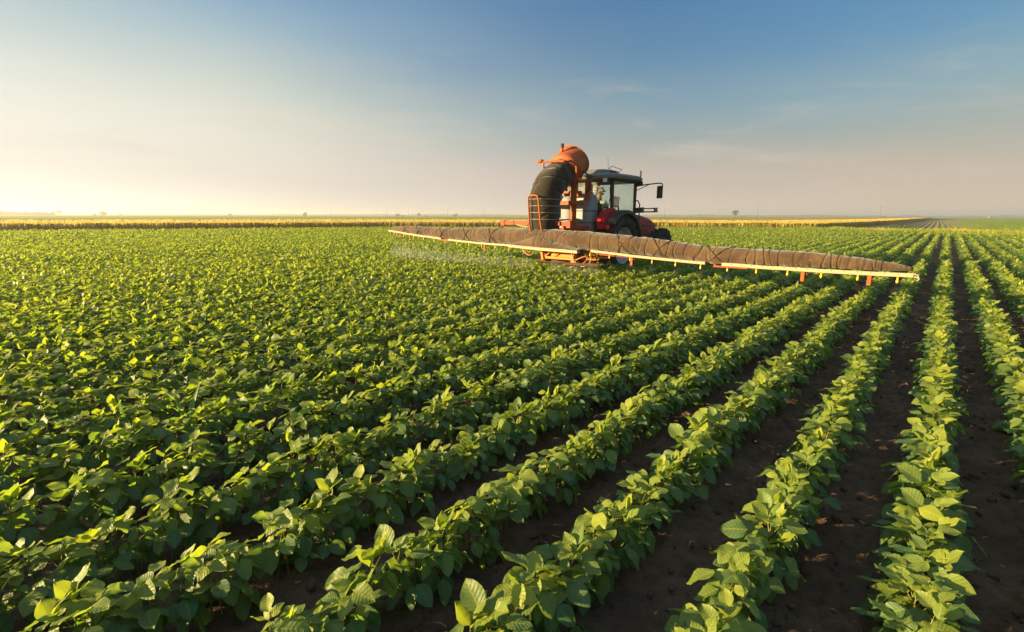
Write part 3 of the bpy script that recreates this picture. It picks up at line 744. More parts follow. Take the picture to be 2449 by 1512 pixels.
# roof
rf = MB()
def rr(y0, y1, hw, z, c=.12):
    return [(-hw + c, y0, z), (hw - c, y0, z), (hw, y0 + c, z), (hw, y1 - c, z), (hw - c, y1, z), (-hw + c, y1, z), (-hw, y1 - c, z), (-hw, y0 + c, z)]
rf.loft([rr(-.42, 1.22, .82, 2.53), rr(-.47, 1.30, .87, 2.57), rr(-.46, 1.28, .87, 2.64), rr(-.38, 1.15, .80, 2.69), rr(-.25, .95, .66, 2.72)])
rfo = rf.build('roof', GREYP, TR, auto=True)
hp = MB(); hp.loft([rr(-.26, .72, .50, 2.71, .1), rr(-.20, .62, .43, 2.81, .1), rr(-.12, .52, .36, 2.83, .1)]); hp.build('roof_hump', GREYP, rfo, auto=True)
vt = MB()
for k in range(6): vt.box((-.25, -.474, 2.575 + k * .018), (1.0, .012, .008))
vt.box((.46, .2, 2.785), (.03, .3, .045)); vt.build('roof_vent', DARK, rfo)
an = MB(); an.tube([(.38, .1, 2.80), (.36, .12, 3.0), (.34, .13, 3.15)], .006, 6); an.tube([(.38, .1, 2.84), (.45, .18, 2.92), (.57, .3, 2.86), (.67, .35, 2.83), (.65, .2, 2.74)], .008, 6); an.build('aerial', DARK, rfo)
wr = MB(); wr.tube([(.62, -.2, 2.80), (.72, -.3, 2.74), (.74, -.32, 2.5), (.70, -.3, 2.3), (.72, -.3, 2.1), (.68, -.28, 1.9), (.6, -.28, 1.75)], .012, 6); wr.build('cable', ROPE, TR)
for (x, y, d_) in ((.70, -.47, -1), (-.70, -.47, -1), (.72, 1.28, 1), (-.72, 1.28, 1)):
    l_ = MB(); l_.box((x, y + d_ * .05, 2.50), (.15, .09, .13)); lo = l_.build('work_lamp', DARK, TR, bevel=.015)
    l2 = MB(); l2.box((x, y + d_ * .098, 2.50), (.12, .012, .10)); l2.build('lens', LENS, lo)
# mirrors and outer tubes
for sd in (-1, 1):
    ma = MB(); ma.tube([(sd * .72, 1.10, 2.42), (sd * .95, 1.14, 2.45), (sd * 1.30, 1.18, 2.48), (sd * 1.44, 1.19, 2.475), (sd * 1.47, 1.19, 2.43), (sd * 1.47, 1.19, 2.25)], .017, 8); ma.tube([(sd * .74, 1.10, 2.30), (sd * 1.08, 1.15, 2.45)], .010, 6)
    mo = ma.build('mirror_arm', DARK, TR, smooth=True)
    mh = MB(); mh.box((sd * 1.41, 1.17, 2.24), (.17, .05, .34)); mh.build('mirror_housing', DARK, mo, bevel=.02)
    mg = MB(); mg.box((sd * 1.41, 1.140, 2.24), (.14, .006, .30)); mg.build('mirror_glass', MIRR, mo)
ex = MB(); ex.tube([(.60, 1.32, 1.30), (.60, 1.32, 2.0), (.62, 1.30, 2.50), (.68, 1.24, 2.56), (.76, 1.20, 2.60), (.80, 1.18, 2.72), (.80, 1.18, 2.84)], [.03, .03, .026, .026, .026, .026, .024], 10); ex.build('exhaust_pipe', DARK, TR, smooth=True)
hr = MB(); hr.tube([(.70, 1.12, 2.0), (.76, 1.16, 2.03), (.84, 1.14, 1.92), (.86, 1.10, 1.6), (.86, 1.05, .95)], .018, 8); hr.tube([(.72, 1.1, 2.0), (.70, 1.08, 1.9), (.72, 1.08, 1.4)], .016, 8); hr.build('handrail', DARK, TR, smooth=True)
pb = MB(); pb.bar((.70, 1.05, 1.74), (1.0, 1.10, 1.76), .05, .15); pb.bar((.98, 1.10, 1.795), (1.34, 1.16, 1.80), .03, .035); pb.bar((.98, 1.10, 1.705), (1.34, 1.16, 1.71), .03, .035); pb.bar((1.28, 1.15, 1.755), (1.38, 1.165, 1.757), .03, .13); pb.build('marker_bracket', DARK, TR)
st_ = MB(); st_.box((.70, .85, .62), (.28, .35, .03)); st_.box((.70, .85, .9), (.26, .3, .03)); st_.bar((.58, 1.02, 1.1), (.58, 1.02, .55), .03); st_.bar((.58, .68, 1.1), (.58, .68, .55), .03); st_.build('step', DARK, TR)
# inside
se = MB(); se.box((0, .28, 1.38), (.5, .5, .14)); se.loft([[(-.25, .06, 1.42), (.25, .06, 1.42), (.25, .15, 1.42), (-.25, .15, 1.42)], [(-.26, .0, 1.75), (.26, .0, 1.75), (.26, .10, 1.75), (-.26, .10, 1.75)], [(-.2, -.02, 1.98), (.2, -.02, 1.98), (.2, .06, 1.98), (-.2, .06, 1.98)]]); se.box((0, .28, 1.24), (.3, .3, .14))
se.build('seat', SEATM, TR, bevel=.03)
sw = MB(); sw.ring((0, .86, 1.66), (0, -.5, 1), .19, .015); sw.bar((0, .86, 1.66), (0, .98, 1.3), .04); sw.bar((-.18, .86, 1.66), (.18, .86, 1.66), .025, .012); sw.build('steering_wheel', DARK, TR, smooth=True)
ds = MB(); ds.box((0, 1.04, 1.45), (.5, .14, .35)); ds.box((.40, .50, 1.98), (.24, .06, .30), (.0, .1, .35)); ds.bar((.50, .52, 1.9), (.56, .50, 1.45), .03); ds.box((.42, .35, 1.42), (.2, .6, .2)); ds.build('console', GREYP, TR, bevel=.02)

# ------------------------------------------------------------------ driver
PR = empty('person', W(U0 + 0.0, VT + .32, 1.45), -TH, label='driver in a pale shirt, straw hat and ear defenders seated in the tractor cab', cat='person')
def skin_body(name, pts, edges, rad, mat, parent, sub=2, rootv=0):
    me = bpy.data.meshes.new(name); me.from_pydata(pts, edges, []); me.materials.append(mat)
    o = link_mesh(name, me, parent); sk = o.modifiers.new('skin', 'SKIN'); sk.use_smooth_shade = True
    for i, v in enumerate(me.skin_vertices[0].data):
        r = rad[i]; v.radius = r if isinstance(r, tuple) else (r, r); v.use_root = (i == rootv)
    s_ = o.modifiers.new('sub', 'SUBSURF'); s_.levels = sub; s_.render_levels = sub; return o
bp_ = [(0, 0, .10), (0, -.02, .28), (0, -.02, .46), (0, 0, .56), (0, .01, .64), (0, .03, .74), (0, .04, .82)]
be = [(0, 1), (1, 2), (2, 3), (3, 4), (4, 5), (5, 6)]; br = [(.16, .12), (.15, .11), (.19, .12), (.10, .09), (.052, .052), (.085, .098), (.065, .075)]
for sd in (-1, 1):
    i = len(bp_); bp_ += [(sd * .19, -.01, .50), (sd * .25, .10, .29), (sd * .17, .33, .26), (sd * .13, .42, .24), (sd * .10, .22, .08), (sd * .13, .52, .08), (sd * .13, .60, -.28), (sd * .13, .72, -.33)]
    be += [(2, i), (i, i + 1), (i + 1, i + 2), (i + 2, i + 3), (0, i + 4), (i + 4, i + 5), (i + 5, i + 6), (i + 6, i + 7)]
    br += [.065, .048, .036, .030, .085, .06, .045, .04]
bo = skin_body('body', bp_, be, br, SKIN, PR)
# shirt: torso and upper arms, slightly larger than the body
sp_ = [(0, 0, .08), (0, -.02, .28), (0, -.02, .46), (0, 0, .55)]; se_ = [(0, 1), (1, 2), (2, 3)]; sr = [(.18, .14), (.175, .13), (.21, .14), (.09, .09)]
for sd in (-1, 1):
    i = len(sp_); sp_ += [(sd * .20, -.01, .50), (sd * .245, .06, .38)]; se_ += [(2, i), (i, i + 1)]; sr += [.082, .066]
skin_body('shirt', sp_, se_, sr, SHIRT, PR)
tp = [(0, 0, .10)]; te = []; tr_ = [(.175, .13)]
for sd in (-1, 1):
    i = len(tp); tp += [(sd * .10, .20, .085), (sd * .13, .52, .085), (sd * .13, .59, -.2)]; te += [(0, i), (i, i + 1), (i + 1, i + 2)]; tr_ += [.095, .07, .055]
skin_body('trousers', tp, te, tr_, plain('trouser cloth', (.05, .06, .08), .9), PR)
hm_ = MB(); hm_.lathe([(.17, -.005), (.165, .01), (.105, .02), (.10, .07), (.075, .10), (0, .11)], (0, .03, .83), (0, .08, 1), 24); hm_.build('hat', HAT, PR, smooth=True)
fc = MB(); fc.lathe([(.016, 0), (.012, .02), (0, .03)], (0, .115, .745), (0, 1, -.2), 8); fc.box((0, .118, .70), (.045, .012, .008)); fc.build('nose_and_mouth', SKIN, PR, smooth=True)
ey = MB()
for sd in (-1, 1): ey.lathe([(0, 0), (.010, .0), (.008, .008), (0, .010)], (sd * .032, .112, .775), (0, 1, 0), 8)
ey.build('eyes', DARK, PR, smooth=True)
ed = MB()
for sd in (-1, 1): ed.lathe([(0, 0), (.036, 0), (.038, .03), (.02, .045), (0, .045)], (sd * .080, .02, .745), (sd, 0, 0), 14)
ed.tube([(-.10, .02, .76), (-.085, .02, .83), (0, .02, .855), (.085, .02, .83), (.10, .02, .76)], .009, 6); ed.build('ear_defenders', DARK, PR, smooth=True)
# hands: palm with five fingers closed on the wheel rim
for sd in (-1, 1):
    hp_ = [(sd * .13, .42, .24), (sd * .125, .455, .245), (sd * .12, .49, .245)]; he = [(0, 1), (1, 2)]; hr_ = [.024, .03, .026]
    for k in range(4):
        i = len(hp_); x = sd * (.095 + .018 * k); ln = (.9, 1.0, .95, .78)[k]
        hp_ += [(x, .505, .25), (x, .505 + .030 * ln, .245), (x, .505 + .036 * ln, .215), (x, .505 + .018 * ln, .200)]; he += [(2, i), (i, i + 1), (i + 1, i + 2), (i + 2, i + 3)]; hr_ += [.0095, .009, .0085, .007]
    i = len(hp_); hp_ += [(sd * .09, .47, .235), (sd * .08, .50, .22), (sd * .09, .52, .205)]; he += [(1, i), (i, i + 1), (i + 1, i + 2)]; hr_ += [.011, .0095, .008]
    skin_body('hand', hp_, he, hr_, SKIN, PR, sub=1)

# ------------------------------------------------------------------ air assisted sprayer behind the tractor (origin on the ground under the duct)
VS = 9.8
SP = empty('boom_sprayer', W(U0, VS), -TH, label='orange boom sprayer with thick dark air duct, grey tank and two long fabric booms', cat='sprayer')
x0 = -U0      # local x = u + x0
def tubeloft(path, rad, n=28, wr=.03, seed=0, tie=(), flat=1.0):
    """fabric tube with wrinkles; tie = indices drawn in by a cord"""
    path = [Vector(p) for p in path]
    # resample
    P = []; Rr = []
    for i in range(len(path) - 1):
        seg = max(2, int((path[i + 1] - path[i]).length / .045))
        for k in range(seg):
            t_ = k / seg; P.append(path[i].lerp(path[i + 1], t_)); Rr.append(rad[i] * (1 - t_) + rad[i + 1] * t_)
    P.append(path[-1]); Rr.append(rad[-1]); m = len(P)
    for _ in range(4):
        Q = P[:]
        for i in range(1, m - 1): Q[i] = (P[i - 1] + P[i] * 2 + P[i + 1]) / 4
        P = Q
        Rr = [Rr[0]] + [(Rr[i - 1] + Rr[i] * 2 + Rr[i + 1]) / 4 for i in range(1, m - 1)] + [Rr[-1]]
    L = [0]
    for i in range(1, m): L.append(L[-1] + (P[i] - P[i - 1]).length)
    rings = []; u = None
    for i in range(m):
        T = (P[min(i + 1, m - 1)] - P[max(i - 1, 0)]).normalized()
        if u is None: u = T.orthogonal().normalized()
        u = (u - T * u.dot(T)).normalized(); v = T.cross(u); ring = []
        for j in range(n):
            a = 2 * math.pi * j / n
            l_ = np.array([L[i] + seed]); aa = np.array([math.cos(a) * 2 + 9.0])
            w1 = float(vnoise(l_ + math.sin(a) * .1, aa, .35, 71 + seed)[0]); w2 = float(vnoise(l_ * 1.0 + math.sin(a + seed) * .15, aa * .6, .11, 72 + seed)[0]); w3 = float(vnoise(l_ + math.sin(a) * .05, aa * .3, .05, 74)[0])
            r = Rr[i] * (1 + wr * (1.6 * w1 + 1.3 * w2 + .7 * w3))
            for tl_ in tie: r *= 1 - .05 * math.exp(-((L[i] / L[-1] - tl_) * L[-1] / .05) ** 2)
            ring.append(P[i] + (u * math.cos(a) + v * math.sin(a) * flat) * r)
        rings.append(ring)
    mb = MB(); mb.loft(rings); return mb, P, Rr
# vertical duct and elbow
dp = [(-.06, .02, .95), (-.06, -.02, 1.3), (-.06, -.03, 1.65), (-.07, -.02, 1.95), (-.06, .06, 2.22), (-.03, .22, 2.43), (-.01, .44, 2.57), (0, .72, 2.72)]
dr_ = [.37, .375, .38, .385, .39, .385, .37, .35]
mb, DP, DR = tubeloft(dp, dr_, 36, .028, 3, (.42, .60, .78, .9)); duct = mb.build('air_duct', FAB_D, SP, smooth=True)
def hoop(parent, c, axis, R, r, mat, name): h_ = MB(); h_.ring(c, axis, R, r, 40, 6); return h_.build(name, mat, parent, smooth=True)
for z_, mt in ((1.98, LROPE), (1.82, LROPE), (1.66, LROPE), (1.50, LROPE)): hoop(duct, (-.06, -.035, z_), (0, .02, 1), .390, .006, mt, 'tie_cord')
for i in (int(len(DP) * .60), int(len(DP) * .76)):
    T = DP[i + 1] - DP[i - 1]; hoop(duct, DP[i], T, DR[i] * .985, .008, ROPE, 'tie_cord')
hoop(duct, (-.06, .0, 1.26), (0, 0, 1), .385, .016, DARK, 'base_ring')
# fan housing
fax = Vector((.0, .80, .60)).normalized(); fc_ = Vector((0, .74, 2.72))
fm = MB(); fm.lathe([(.34, -.05), (.38, .0), (.44, .03), (.46, .07), (.46, .12), (.445, .18), (.435, .23), (.418, .34), (.415, .46), (.425, .51), (.43, .53), (.415, .535), (.40, .46), (.39, .3), (.1, .25), (0, .25)], fc_ - fax * .06, fax, 48)
fan = fm.build('fan_housing', ORANGE, SP, auto=True)
hoop(fan, fc_ + fax * .468, fax, .428, .012, ORANGE, 'intake_rim')
lg = MB(); q = fax.to_track_quat('Z', 'Y').to_matrix()
def on_fan(a, h, r=.42): return q @ Vector((r * math.cos(a), r * math.sin(a), h)) + fc_ - fax * .06
best = max([i * .05 for i in range(126)], key=lambda a: (q @ Vector((math.cos(a), math.sin(a), 0))).dot(Vector((.85, -.5, -.25))))
for k, (da_, hh_) in enumerate(((-.05, .30), (.06, .34), (-.07, .38), (.05, .42), (0, .45))):
    c_ = on_fan(best + da_, hh_, .422); e1 = (on_fan(best + da_ + .05, hh_, .422) - c_); e2 = fax * .03; lg.add([c_ - e1 - e2 * .3, c_ + e2, c_ + e1 + e2 * .3, c_ - e2], [(0, 1, 2, 3)])
lg.build('green_emblem', LGREEN, fan, solid=.004)
pt = MB(); pt.tube([fc_ + Vector((-.03, -.12, .40)), fc_ + Vector((-.03, -.12, .58))], [.035, .035], 12); po = pt.build('top_pipe', ORANGE, fan, smooth=True)
pc = MB(); pc.lathe([(.0, 0), (.045, 0), (.045, .08), (.035, .10), (0, .10)], fc_ + Vector((-.03, -.12, .55)), (0, 0, 1), 12); pc.build('pipe_cap', DARK, po, auto=True)
# handle tube in front of the duct and side tube down to the mast
hd = MB(); hd.tube([(-.38, .13, 2.92), (-.25, .13, 2.90), (.30, .2, 2.89), (.38, .22, 2.885)], .026, 10); hd.tube([(-.24, .13, 2.90), (-.24, .14, 2.78), (-.24, .25, 2.70)], .024, 8); hd.lathe([(0, 0), (.042, 0), (.042, .16), (0, .16)], (-.42, .13, 2.925), (1, 0, 0), 10)
hd.build('lever_bar', ORANGE, SP, smooth=True)
sf = MB(); sf.tube([(.36, .22, 2.885), (.42, .34, 2.90), (.48, .46, 2.86), (.505, .50, 2.76), (.51, .52, 2.48), (.36, .84, 2.46)], .030, 10); sf.tube([(-.48, .55, 2.55), (-.50, .60, 2.1), (-.50, .66, 1.9)], .03, 8)
sf.tube([(.36, .60, 2.5), (.30, .8, 2.3)], .02, 8); sf.build('fan_support', ORANGE, SP, smooth=True)
# mast and frame
ms = MB(); ms.box((.17, .90, 1.72), (.125, .115, 1.70)); ms.box((.44, 1.15, 2.25), (.14, .10, .5)); ms.box((-.55, 1.1, 1.95), (.07, .07, .8)); ms.box((-.36, 1.25, 2.25), (.05, .05, .5)); ms.box((-.2, 1.1, 2.20), (.9, .06, .06)); ms.box((.1, 1.1, 2.15), (.35, .08, .14)); ms.build('mast', ORANGE, SP, bevel=.01)
mbk = MB(); mbk.box((.22, .86, 2.50), (.32, .16, .09)); mbk.build('mast_bracket', AMBER, SP, bevel=.01)
cbm = MB(); cbm.box((-.10, .84, 1.92), (1.2, .09, .105)); cbm.box((.50, .83, 1.92), (.13, .115, .125)); cbm.build('cross_bar', ORANGE, SP, bevel=.008)
lb_ = MB(); lb_.box((-.38, -.02, 1.405), (2.08, .09, .105)); lb_.box((-1.44, -.02, 1.40), (.13, .12, .14)); lb_.box((.70, -.02, 1.38), (.12, .12, .16)); lb_.build('lower_beam', RED_O, SP, bevel=.008)
for k in range(4):
    s_ = MB(); s_.box((-1.05 + k * .50, -.071, 1.405), (.012, .012, .11)); s_.build('beam_joint', DARK, SP)
l2 = MB(); l2.box((.50, .55, 1.30), (.08, 1.1, .09)); l2.box((.25, .86, 1.22), (1.0, .1, .12)); l2.bar((.16, .86, 1.25), (.30, .75, .80), .10, .07); l2.bar((-.35, .6, 1.15), (-.2, .9, .9), .06); l2.build('lower_frame', RED_O, SP, bevel=.008)
# hoop guard in front of the duct
hg = MB(); hg.tube([(x_ + .33, y_, z_) for x_, y_, z_ in [(-.43, -.16, .98), (-.47, -.42, 1.12), (-.52, -.46, 1.40), (-.56, -.46, 2.00), (-.54, -.46, 2.055), (-.49, -.46, 2.075), (-.33, -.46, 2.07), (-.28, -.46, 2.055), (-.25, -.46, 2.0), (-.17, -.46, 1.4), (-.13, -.42, 1.12), (-.10, -.22, .98)]], .021, 10); hg.build('hoop_guard', ORANGE, SP, smooth=True)
og = MB(); og.tube([(.22, .80, 1.42), (.36, .76, 1.40), (.46, .70, 1.30), (.52, .62, 1.12), (.50, .60, .98)], [.05, .055, .055, .055, .05], 10); og.build('curved_guard', ORANGE, SP, smooth=True)
tri = MB(); tri.add([(-.48, .30, 1.43), (.2, .35, 1.5), (.2, .75, 1.5), (-.48, .75, 1.43)], [(0, 1, 2, 3)]); tri.bar((-.50, .32, 1.42), (.02, .35, 1.62), .03); tri.build('mudplate', RED_O, SP, solid=.02)
bl = MB(); bl.lathe([(.0, 0), (.16, 0), (.17, .16), (.14, .24), (0, .26)], (-.30, .62, 1.40), (0, 0, 1), 20); bl.build('pump_cover', BROWN, SP, auto=True)
# tank: two tall rounded lobes joined behind the mast
tk = MB()
def lobe(cx_, hw, y0, y1, zb, zt, ex=.20):
    rings = []
    for z, k in ((zb, .82), (zb + .05, .95), (zb + .12, 1), ((zb + zt) / 2, 1), (zt - .22, 1), (zt - .12, .96), (zt - .04, .84), (zt, .62)):
        ring = []
        for j in range(28):
            a = 2 * math.pi * j / 28; c_, s_ = math.cos(a), math.sin(a); e = .55
            ring.append((cx_ + hw * k * math.copysign(abs(c_) ** e, c_), (y0 + y1) / 2 + (y1 - y0) / 2 * k * math.copysign(abs(s_) ** e, s_), z))
        rings.append(ring)
    return rings
tk.loft(lobe(.16 + .02, .33, 1.16, 1.66, .82, 2.16)); tk.loft(lobe(-.46, .36, 1.18, 1.66, 1.12, 2.12)); tk.loft(lobe(-.14, .26, 1.42, 1.64, .9, 2.02))
tank = tk.build('tank', TANKM, SP, auto=True)
for z in (1.72, 1.42):
    b_ = MB(); r_ = lobe(.18, .335, 1.155, 1.665, z - .012, z + .012)[3]; b_.tube([(*p[:2], z) for p in r_] + [(*r_[0][:2], z)], .010, 6, cap=False); b_.build('strap', DARK, tank)
ld = MB(); ld.lathe([(.0, 0), (.13, 0), (.14, .05), (.08, .08), (0, .08)], (-.28, 1.40, 2.12), (0, 0, 1), 20); ld.box((-.05, 1.3, 2.16), (.3, .12, .12)); ld.lathe([(0, 0), (.06, 0), (.05, .08), (0, .1)], (.1, 1.25, 2.12), (0, 0, 1), 10); ld.build('filler_lid', DARK, tank, auto=True)
vb = MB(); vb.box((.30, 1.45, 2.32), (.13, .1, .17)); vb.bar((.30, 1.45, 2.24), (.30, 1.45, 2.14), .05); vb.build('valve_block', TANKM, SP, bevel=.012)
hs = MB(); hs.tube([(.46, .85, 2.70), (.56, .95, 2.60), (.60, 1.0, 2.40), (.54, 1.05, 2.25), (.40, 1.1, 2.18)], .022, 8); hs.build('hydraulic_hose', DARK, SP, smooth=True)
# booms
YB = -.28
def boom(side, prof, seed, ties, name):
    pts = [(u + x0, YB, z) for u, z, r in prof]; rad = [r for u, z, r in prof]
    mb, P, Rr = tubeloft(pts, rad, 26, .08, seed, ties, 1.0); return mb.build(name, FAB_B, SP, smooth=True), P, Rr
LB = [(-7.35, 1.04, .21), (-8.2, 1.065, .215), (-8.5, 1.075, .212), (-9.0, 1.075, .21), (-10.1, 1.075, .172), (-10.9, 1.08, .155), (-11.15, 1.08, .145), (-11.9, 1.12, .135), (-12.8, 1.165, .11), (-13.4, 1.165, .065), (-13.72, 1.155, .02)]
RB = [(-7.65, 1.06, .21), (-7.0, 1.06, .21), (-6.3, 1.03, .217), (-5.8, 1.02, .20), (-5.2, .995, .198), (-4.5, .96, .182), (-3.6, .89, .165), (-3.4, .865, .150), (-3.2, .862, .165), (-2.4, .87, .138), (-1.6, .875, .128), (-1.0, .853, .100), (-.5, .828, .062), (-.29, .815, .025)]
bl_, LP, LR = boom(-1, LB, 5, (.605, .18), 'fabric_boom'); br_, RP, RR = boom(1, RB, 9, (.19, .575), 'fabric_boom')
bl_['label'] = 'left fabric boom reaching away from the camera'; br_['label'] = 'right fabric boom reaching towards the camera'
def crossed(parent, P, Rr, i0, n, turns, sgn):
    m_ = MB(); pts = []
    for k in range(n + 1):
        i = min(i0 + k, len(P) - 1); a = -1.9 * sgn + sgn * turns * 2 * math.pi * k / n
        pts.append(P[i] + Vector((0, -math.cos(a) * (Rr[i] + .008), math.sin(a) * (Rr[i] + .008))))
    m_.tube(pts, .008, 5); return m_.build('lashing_cord', ROPE, parent, smooth=True)
for par, P, Rr, idx in ((br_, RP, RR, (48, 66, 90)), (bl_, LP, LR, (28, 50, 72, 96, 112))):
    for i in idx: crossed(par, P, Rr, i, 12, .55, 1); crossed(par, P, Rr, i, 12, .55, -1)
def slat(pts, name='slat', w_=.035, h_=.07):
    m_ = MB()
    for a, b_ in zip(pts[:-1], pts[1:]): m_.bar(a, b_, h_, w_, roll=0)
    return m_
def slatbar(name, a, b_, h_=.052, parent=None):
    A, B = Vector(a), Vector(b_); m_ = MB(); n = 8; rings = []
    for k in range(n + 1):
        p = A.lerp(B, k / n); sag = -.012 * math.sin(math.pi * k / n) + random.uniform(-.003, .003); y = p.y; z = p.z + sag
        rings.append([(p.x, y - .02, z - h_ / 2), (p.x, y + .10, z - h_ / 2 + .004), (p.x, y + .10, z + h_ / 2 - .01), (p.x, y - .02, z + h_ / 2)])
    m_.loft(rings); o = m_.build(name, CREAM, parent or SP, bevel=.004)
    bt = MB()
    for k in range(1, 2 * n):
        p = A.lerp(B, k / (2 * n)); bt.lathe([(0, 0), (.007, 0), (.006, .005), (0, .005)], (p.x, p.y - .02, p.z + .008), (0, -1, 0), 6)
    bt.build('screws', ROPE, o); return o
YS = -.42
slatbar('boom_slat', (-13.68 + x0, YS, 1.105), (-11.06 + x0, YS, .925)); slatbar('boom_slat', (-10.75 + x0, YS, .905), (-8.40 + x0, YS, .845))
slatbar('boom_slat', (-8.26 + x0, -.60, .850), (-6.16 + x0, -.60, .795), .070)
slatbar('boom_slat', (-5.92 + x0, YS, .822), (-3.36 + x0, YS, .712)); slatbar('boom_slat', (-3.05 + x0, YS, .715), (-.27 + x0, YS, .735), .062)
for a_, b_ in (((-11.2 + x0, YS, .90), (-10.6 + x0, YS, .885)), ((-3.2 + x0, YS, .67), (-2.6 + x0, YS, .675)), ((-3.2 + x0, YB, .68), (-8.0 + x0, YB, .80))):
    rd = MB(); rd.bar(a_, b_, .035, .03); rd.build('boom_joint', RED_O, SP)
# centre apron
ap = MB(); rings = []; nU = 30
for i in range(nU + 1):
    s_ = i / nU; u = -8.24 + (8.24 - 6.12) * s_; zb = .875 - .055 * s_; pk = .40; t_ = s_ / pk if s_ < pk else (1 - s_) / (1 - pk)
    zt = zb + .02 + .36 * min(1, t_ * 1.05) ** 1.12; zt = min(zt, zb + .37)
    ring = []
    for k in range(9):
        f_ = k / 8; z = zb + (zt - zb) * f_; y = -.62 + .06 * f_ + .28 * f_ ** 2.2 - .05 * math.sin(math.pi * f_); y += .012 * float(vnoise(np.array([u * 1.0]), np.array([f_ + 3]), .15, 81)[0])
        ring.append((u + x0, y, z))
    ring += [(u + x0, y + .05, z - .02), (u + x0, -.40, zb)]
    rings.append(ring)
ap.loft(rings); apo = ap.build('centre_apron', FAB_B, SP, smooth=True)
# nozzles and orange brackets
def nozzle(u, z, y=YS):
    n_ = MB(); n_.lathe([(0, 0), (.014, 0), (.014, .045), (.020, .05), (.020, .075), (.010, .095), (0, .095)], (u + x0, y + .02, z), (0, 0, -1), 8); return n_.build('nozzle', YEL, SP, smooth=True)
NZ = []
for k in range(14):
    u = -.45 - .50 * k
    z = np.interp(u, [-5.92, -3.36, -3.05, -.27], [.785, .678, .675, .692]); NZ.append((u, z)); nozzle(u, z)
for k in range(12):
    u = -7.9 - .50 * k; z = np.interp(u, [-13.68, -11.06, -10.75, -8.4], [1.065, .885, .868, .805]); NZ.append((u, z)); nozzle(u, z)
for u, z, h_ in ((-.80, .69, .16), (-1.72, .68, .17), (-4.92, .73, .17), (-9.3, .82, .14), (-12.6, .98, .09), (-13.25, 1.03, .06), (-13.1, 1.0, .08)):
    b_ = MB(); b_.box((u + x0, YS + .03, z - h_ / 2), (.055, .03, h_)); b_.box((u + x0 + .03, YS + .06, z - .04), (.06, .04, .03)); b_.build('bracket', ORANGE, SP, bevel=.005)
ec = MB(); ec.tube([(-.27 + x0, YS - .01, .76), (-.22 + x0, YS, .74), (-.20 + x0, YS, .68), (-.22 + x0, YS + .02, .66)], .010, 6); ec.tube([(-.27 + x0, YS, .72), (-.20 + x0, YS, .70)], .010, 6); ec.build('tip_cord', LROPE, SP)
# undercarriage frame, skids and hoses
uc = MB(); uc.box((.70, -.30, .675), (.62, .05, .13)); uc.box((.68, -.34, .60), (.86, .07, .06)); uc.bar((.13, -.36, .80), (.18, -.36, .53), .065); uc.bar((1.08, -.36, .78), (1.10, -.36, .53), .085); uc.bar((.24, -.36, .62), (.42, -.36, .75), .03); uc.bar((.5, -.36, .63), (.75, -.36, .76), .02); uc.bar((.05, -.15, .76), (.18, -.3, .56), .10, .04); uc.box((1.10, -.35, .545), (.15, .12, .05)); uc.bar((1.15, -.2, .66), (1.78, .0, .65), .055, .045); uc.bar((1.2, -.2, .60), (1.6, -.1, .60), .035)
uc.build('undercarriage', AMBER, SP, bevel=.008)
for sx_, yy0 in ((-.04, -.35), (1.02, -.60)):
    k_ = MB(); k_.tube([(sx_, yy0, .50), (sx_ + .70, yy0 + .30, .49)], .045, 14, cap=False); k_.tube([(sx_ + .01, yy0 + .005, .50), (sx_ + .71, yy0 + .305, .49)], .034, 14, cap=False); k_.build('skid_pipe', BROWN, SP, smooth=True)
def hose(pts, r=.013, mat=HOSE, name='hose'):
    P = [Vector(p) for p in pts]
    for _ in range(3):
        Q = [P[0]]
        for a, b_ in zip(P[:-1], P[1:]): Q += [a.lerp(b_, .25), a.lerp(b_, .75)]
        P = Q + [P[-1]]
    h_ = MB(); h_.tube(P, r, 6); return h_.build(name, mat, SP, smooth=True)
hose([(1.12, -.35, .78), (1.10, -.45, .62), (1.22, -.5, .50), (1.42, -.45, .52), (1.48, -.35, .66), (1.4, -.3, .76)], .013)
hose([(1.05, -.40, .74), (1.12, -.45, .56), (1.35, -.5, .44), (1.55, -.4, .50), (1.52, -.3, .70)], .010, LROPE)
hose([(1.1, -.40, .56), (1.3, -.45, .64), (1.5, -.35, .72), (1.7, -.25, .78)], .014)
hose([(-.30, -.45, .80), (-.28, -.50, .68), (-.15, -.50, .62), (-.04, -.45, .68), (-.08, -.4, .80)], .014)
hose([(-.42, -.43, .80), (-.38, -.47, .70), (-.28, -.47, .67), (-.22, -.43, .78)], .013)
hose([(-.9, -.1, 1.36), (-.5, -.12, 1.30), (.0, -.12, 1.345), (.3, -.12, 1.32)], .012, LROPE)
hose([(-.55, -.2, 1.36), (-.62, -.25, 1.24), (-.56, -.3, 1.12), (-.46, -.28, 1.22), (-.5, -.2, 1.36)], .010, LROPE)
for k in range(6):
    x_ = 1.15 + .11 * k; hose([(x_, -.3, .84), (x_ - .04, -.35, .74), (x_ + .05, -.3, .64)], .012, BROWN if k % 2 else HOSE)
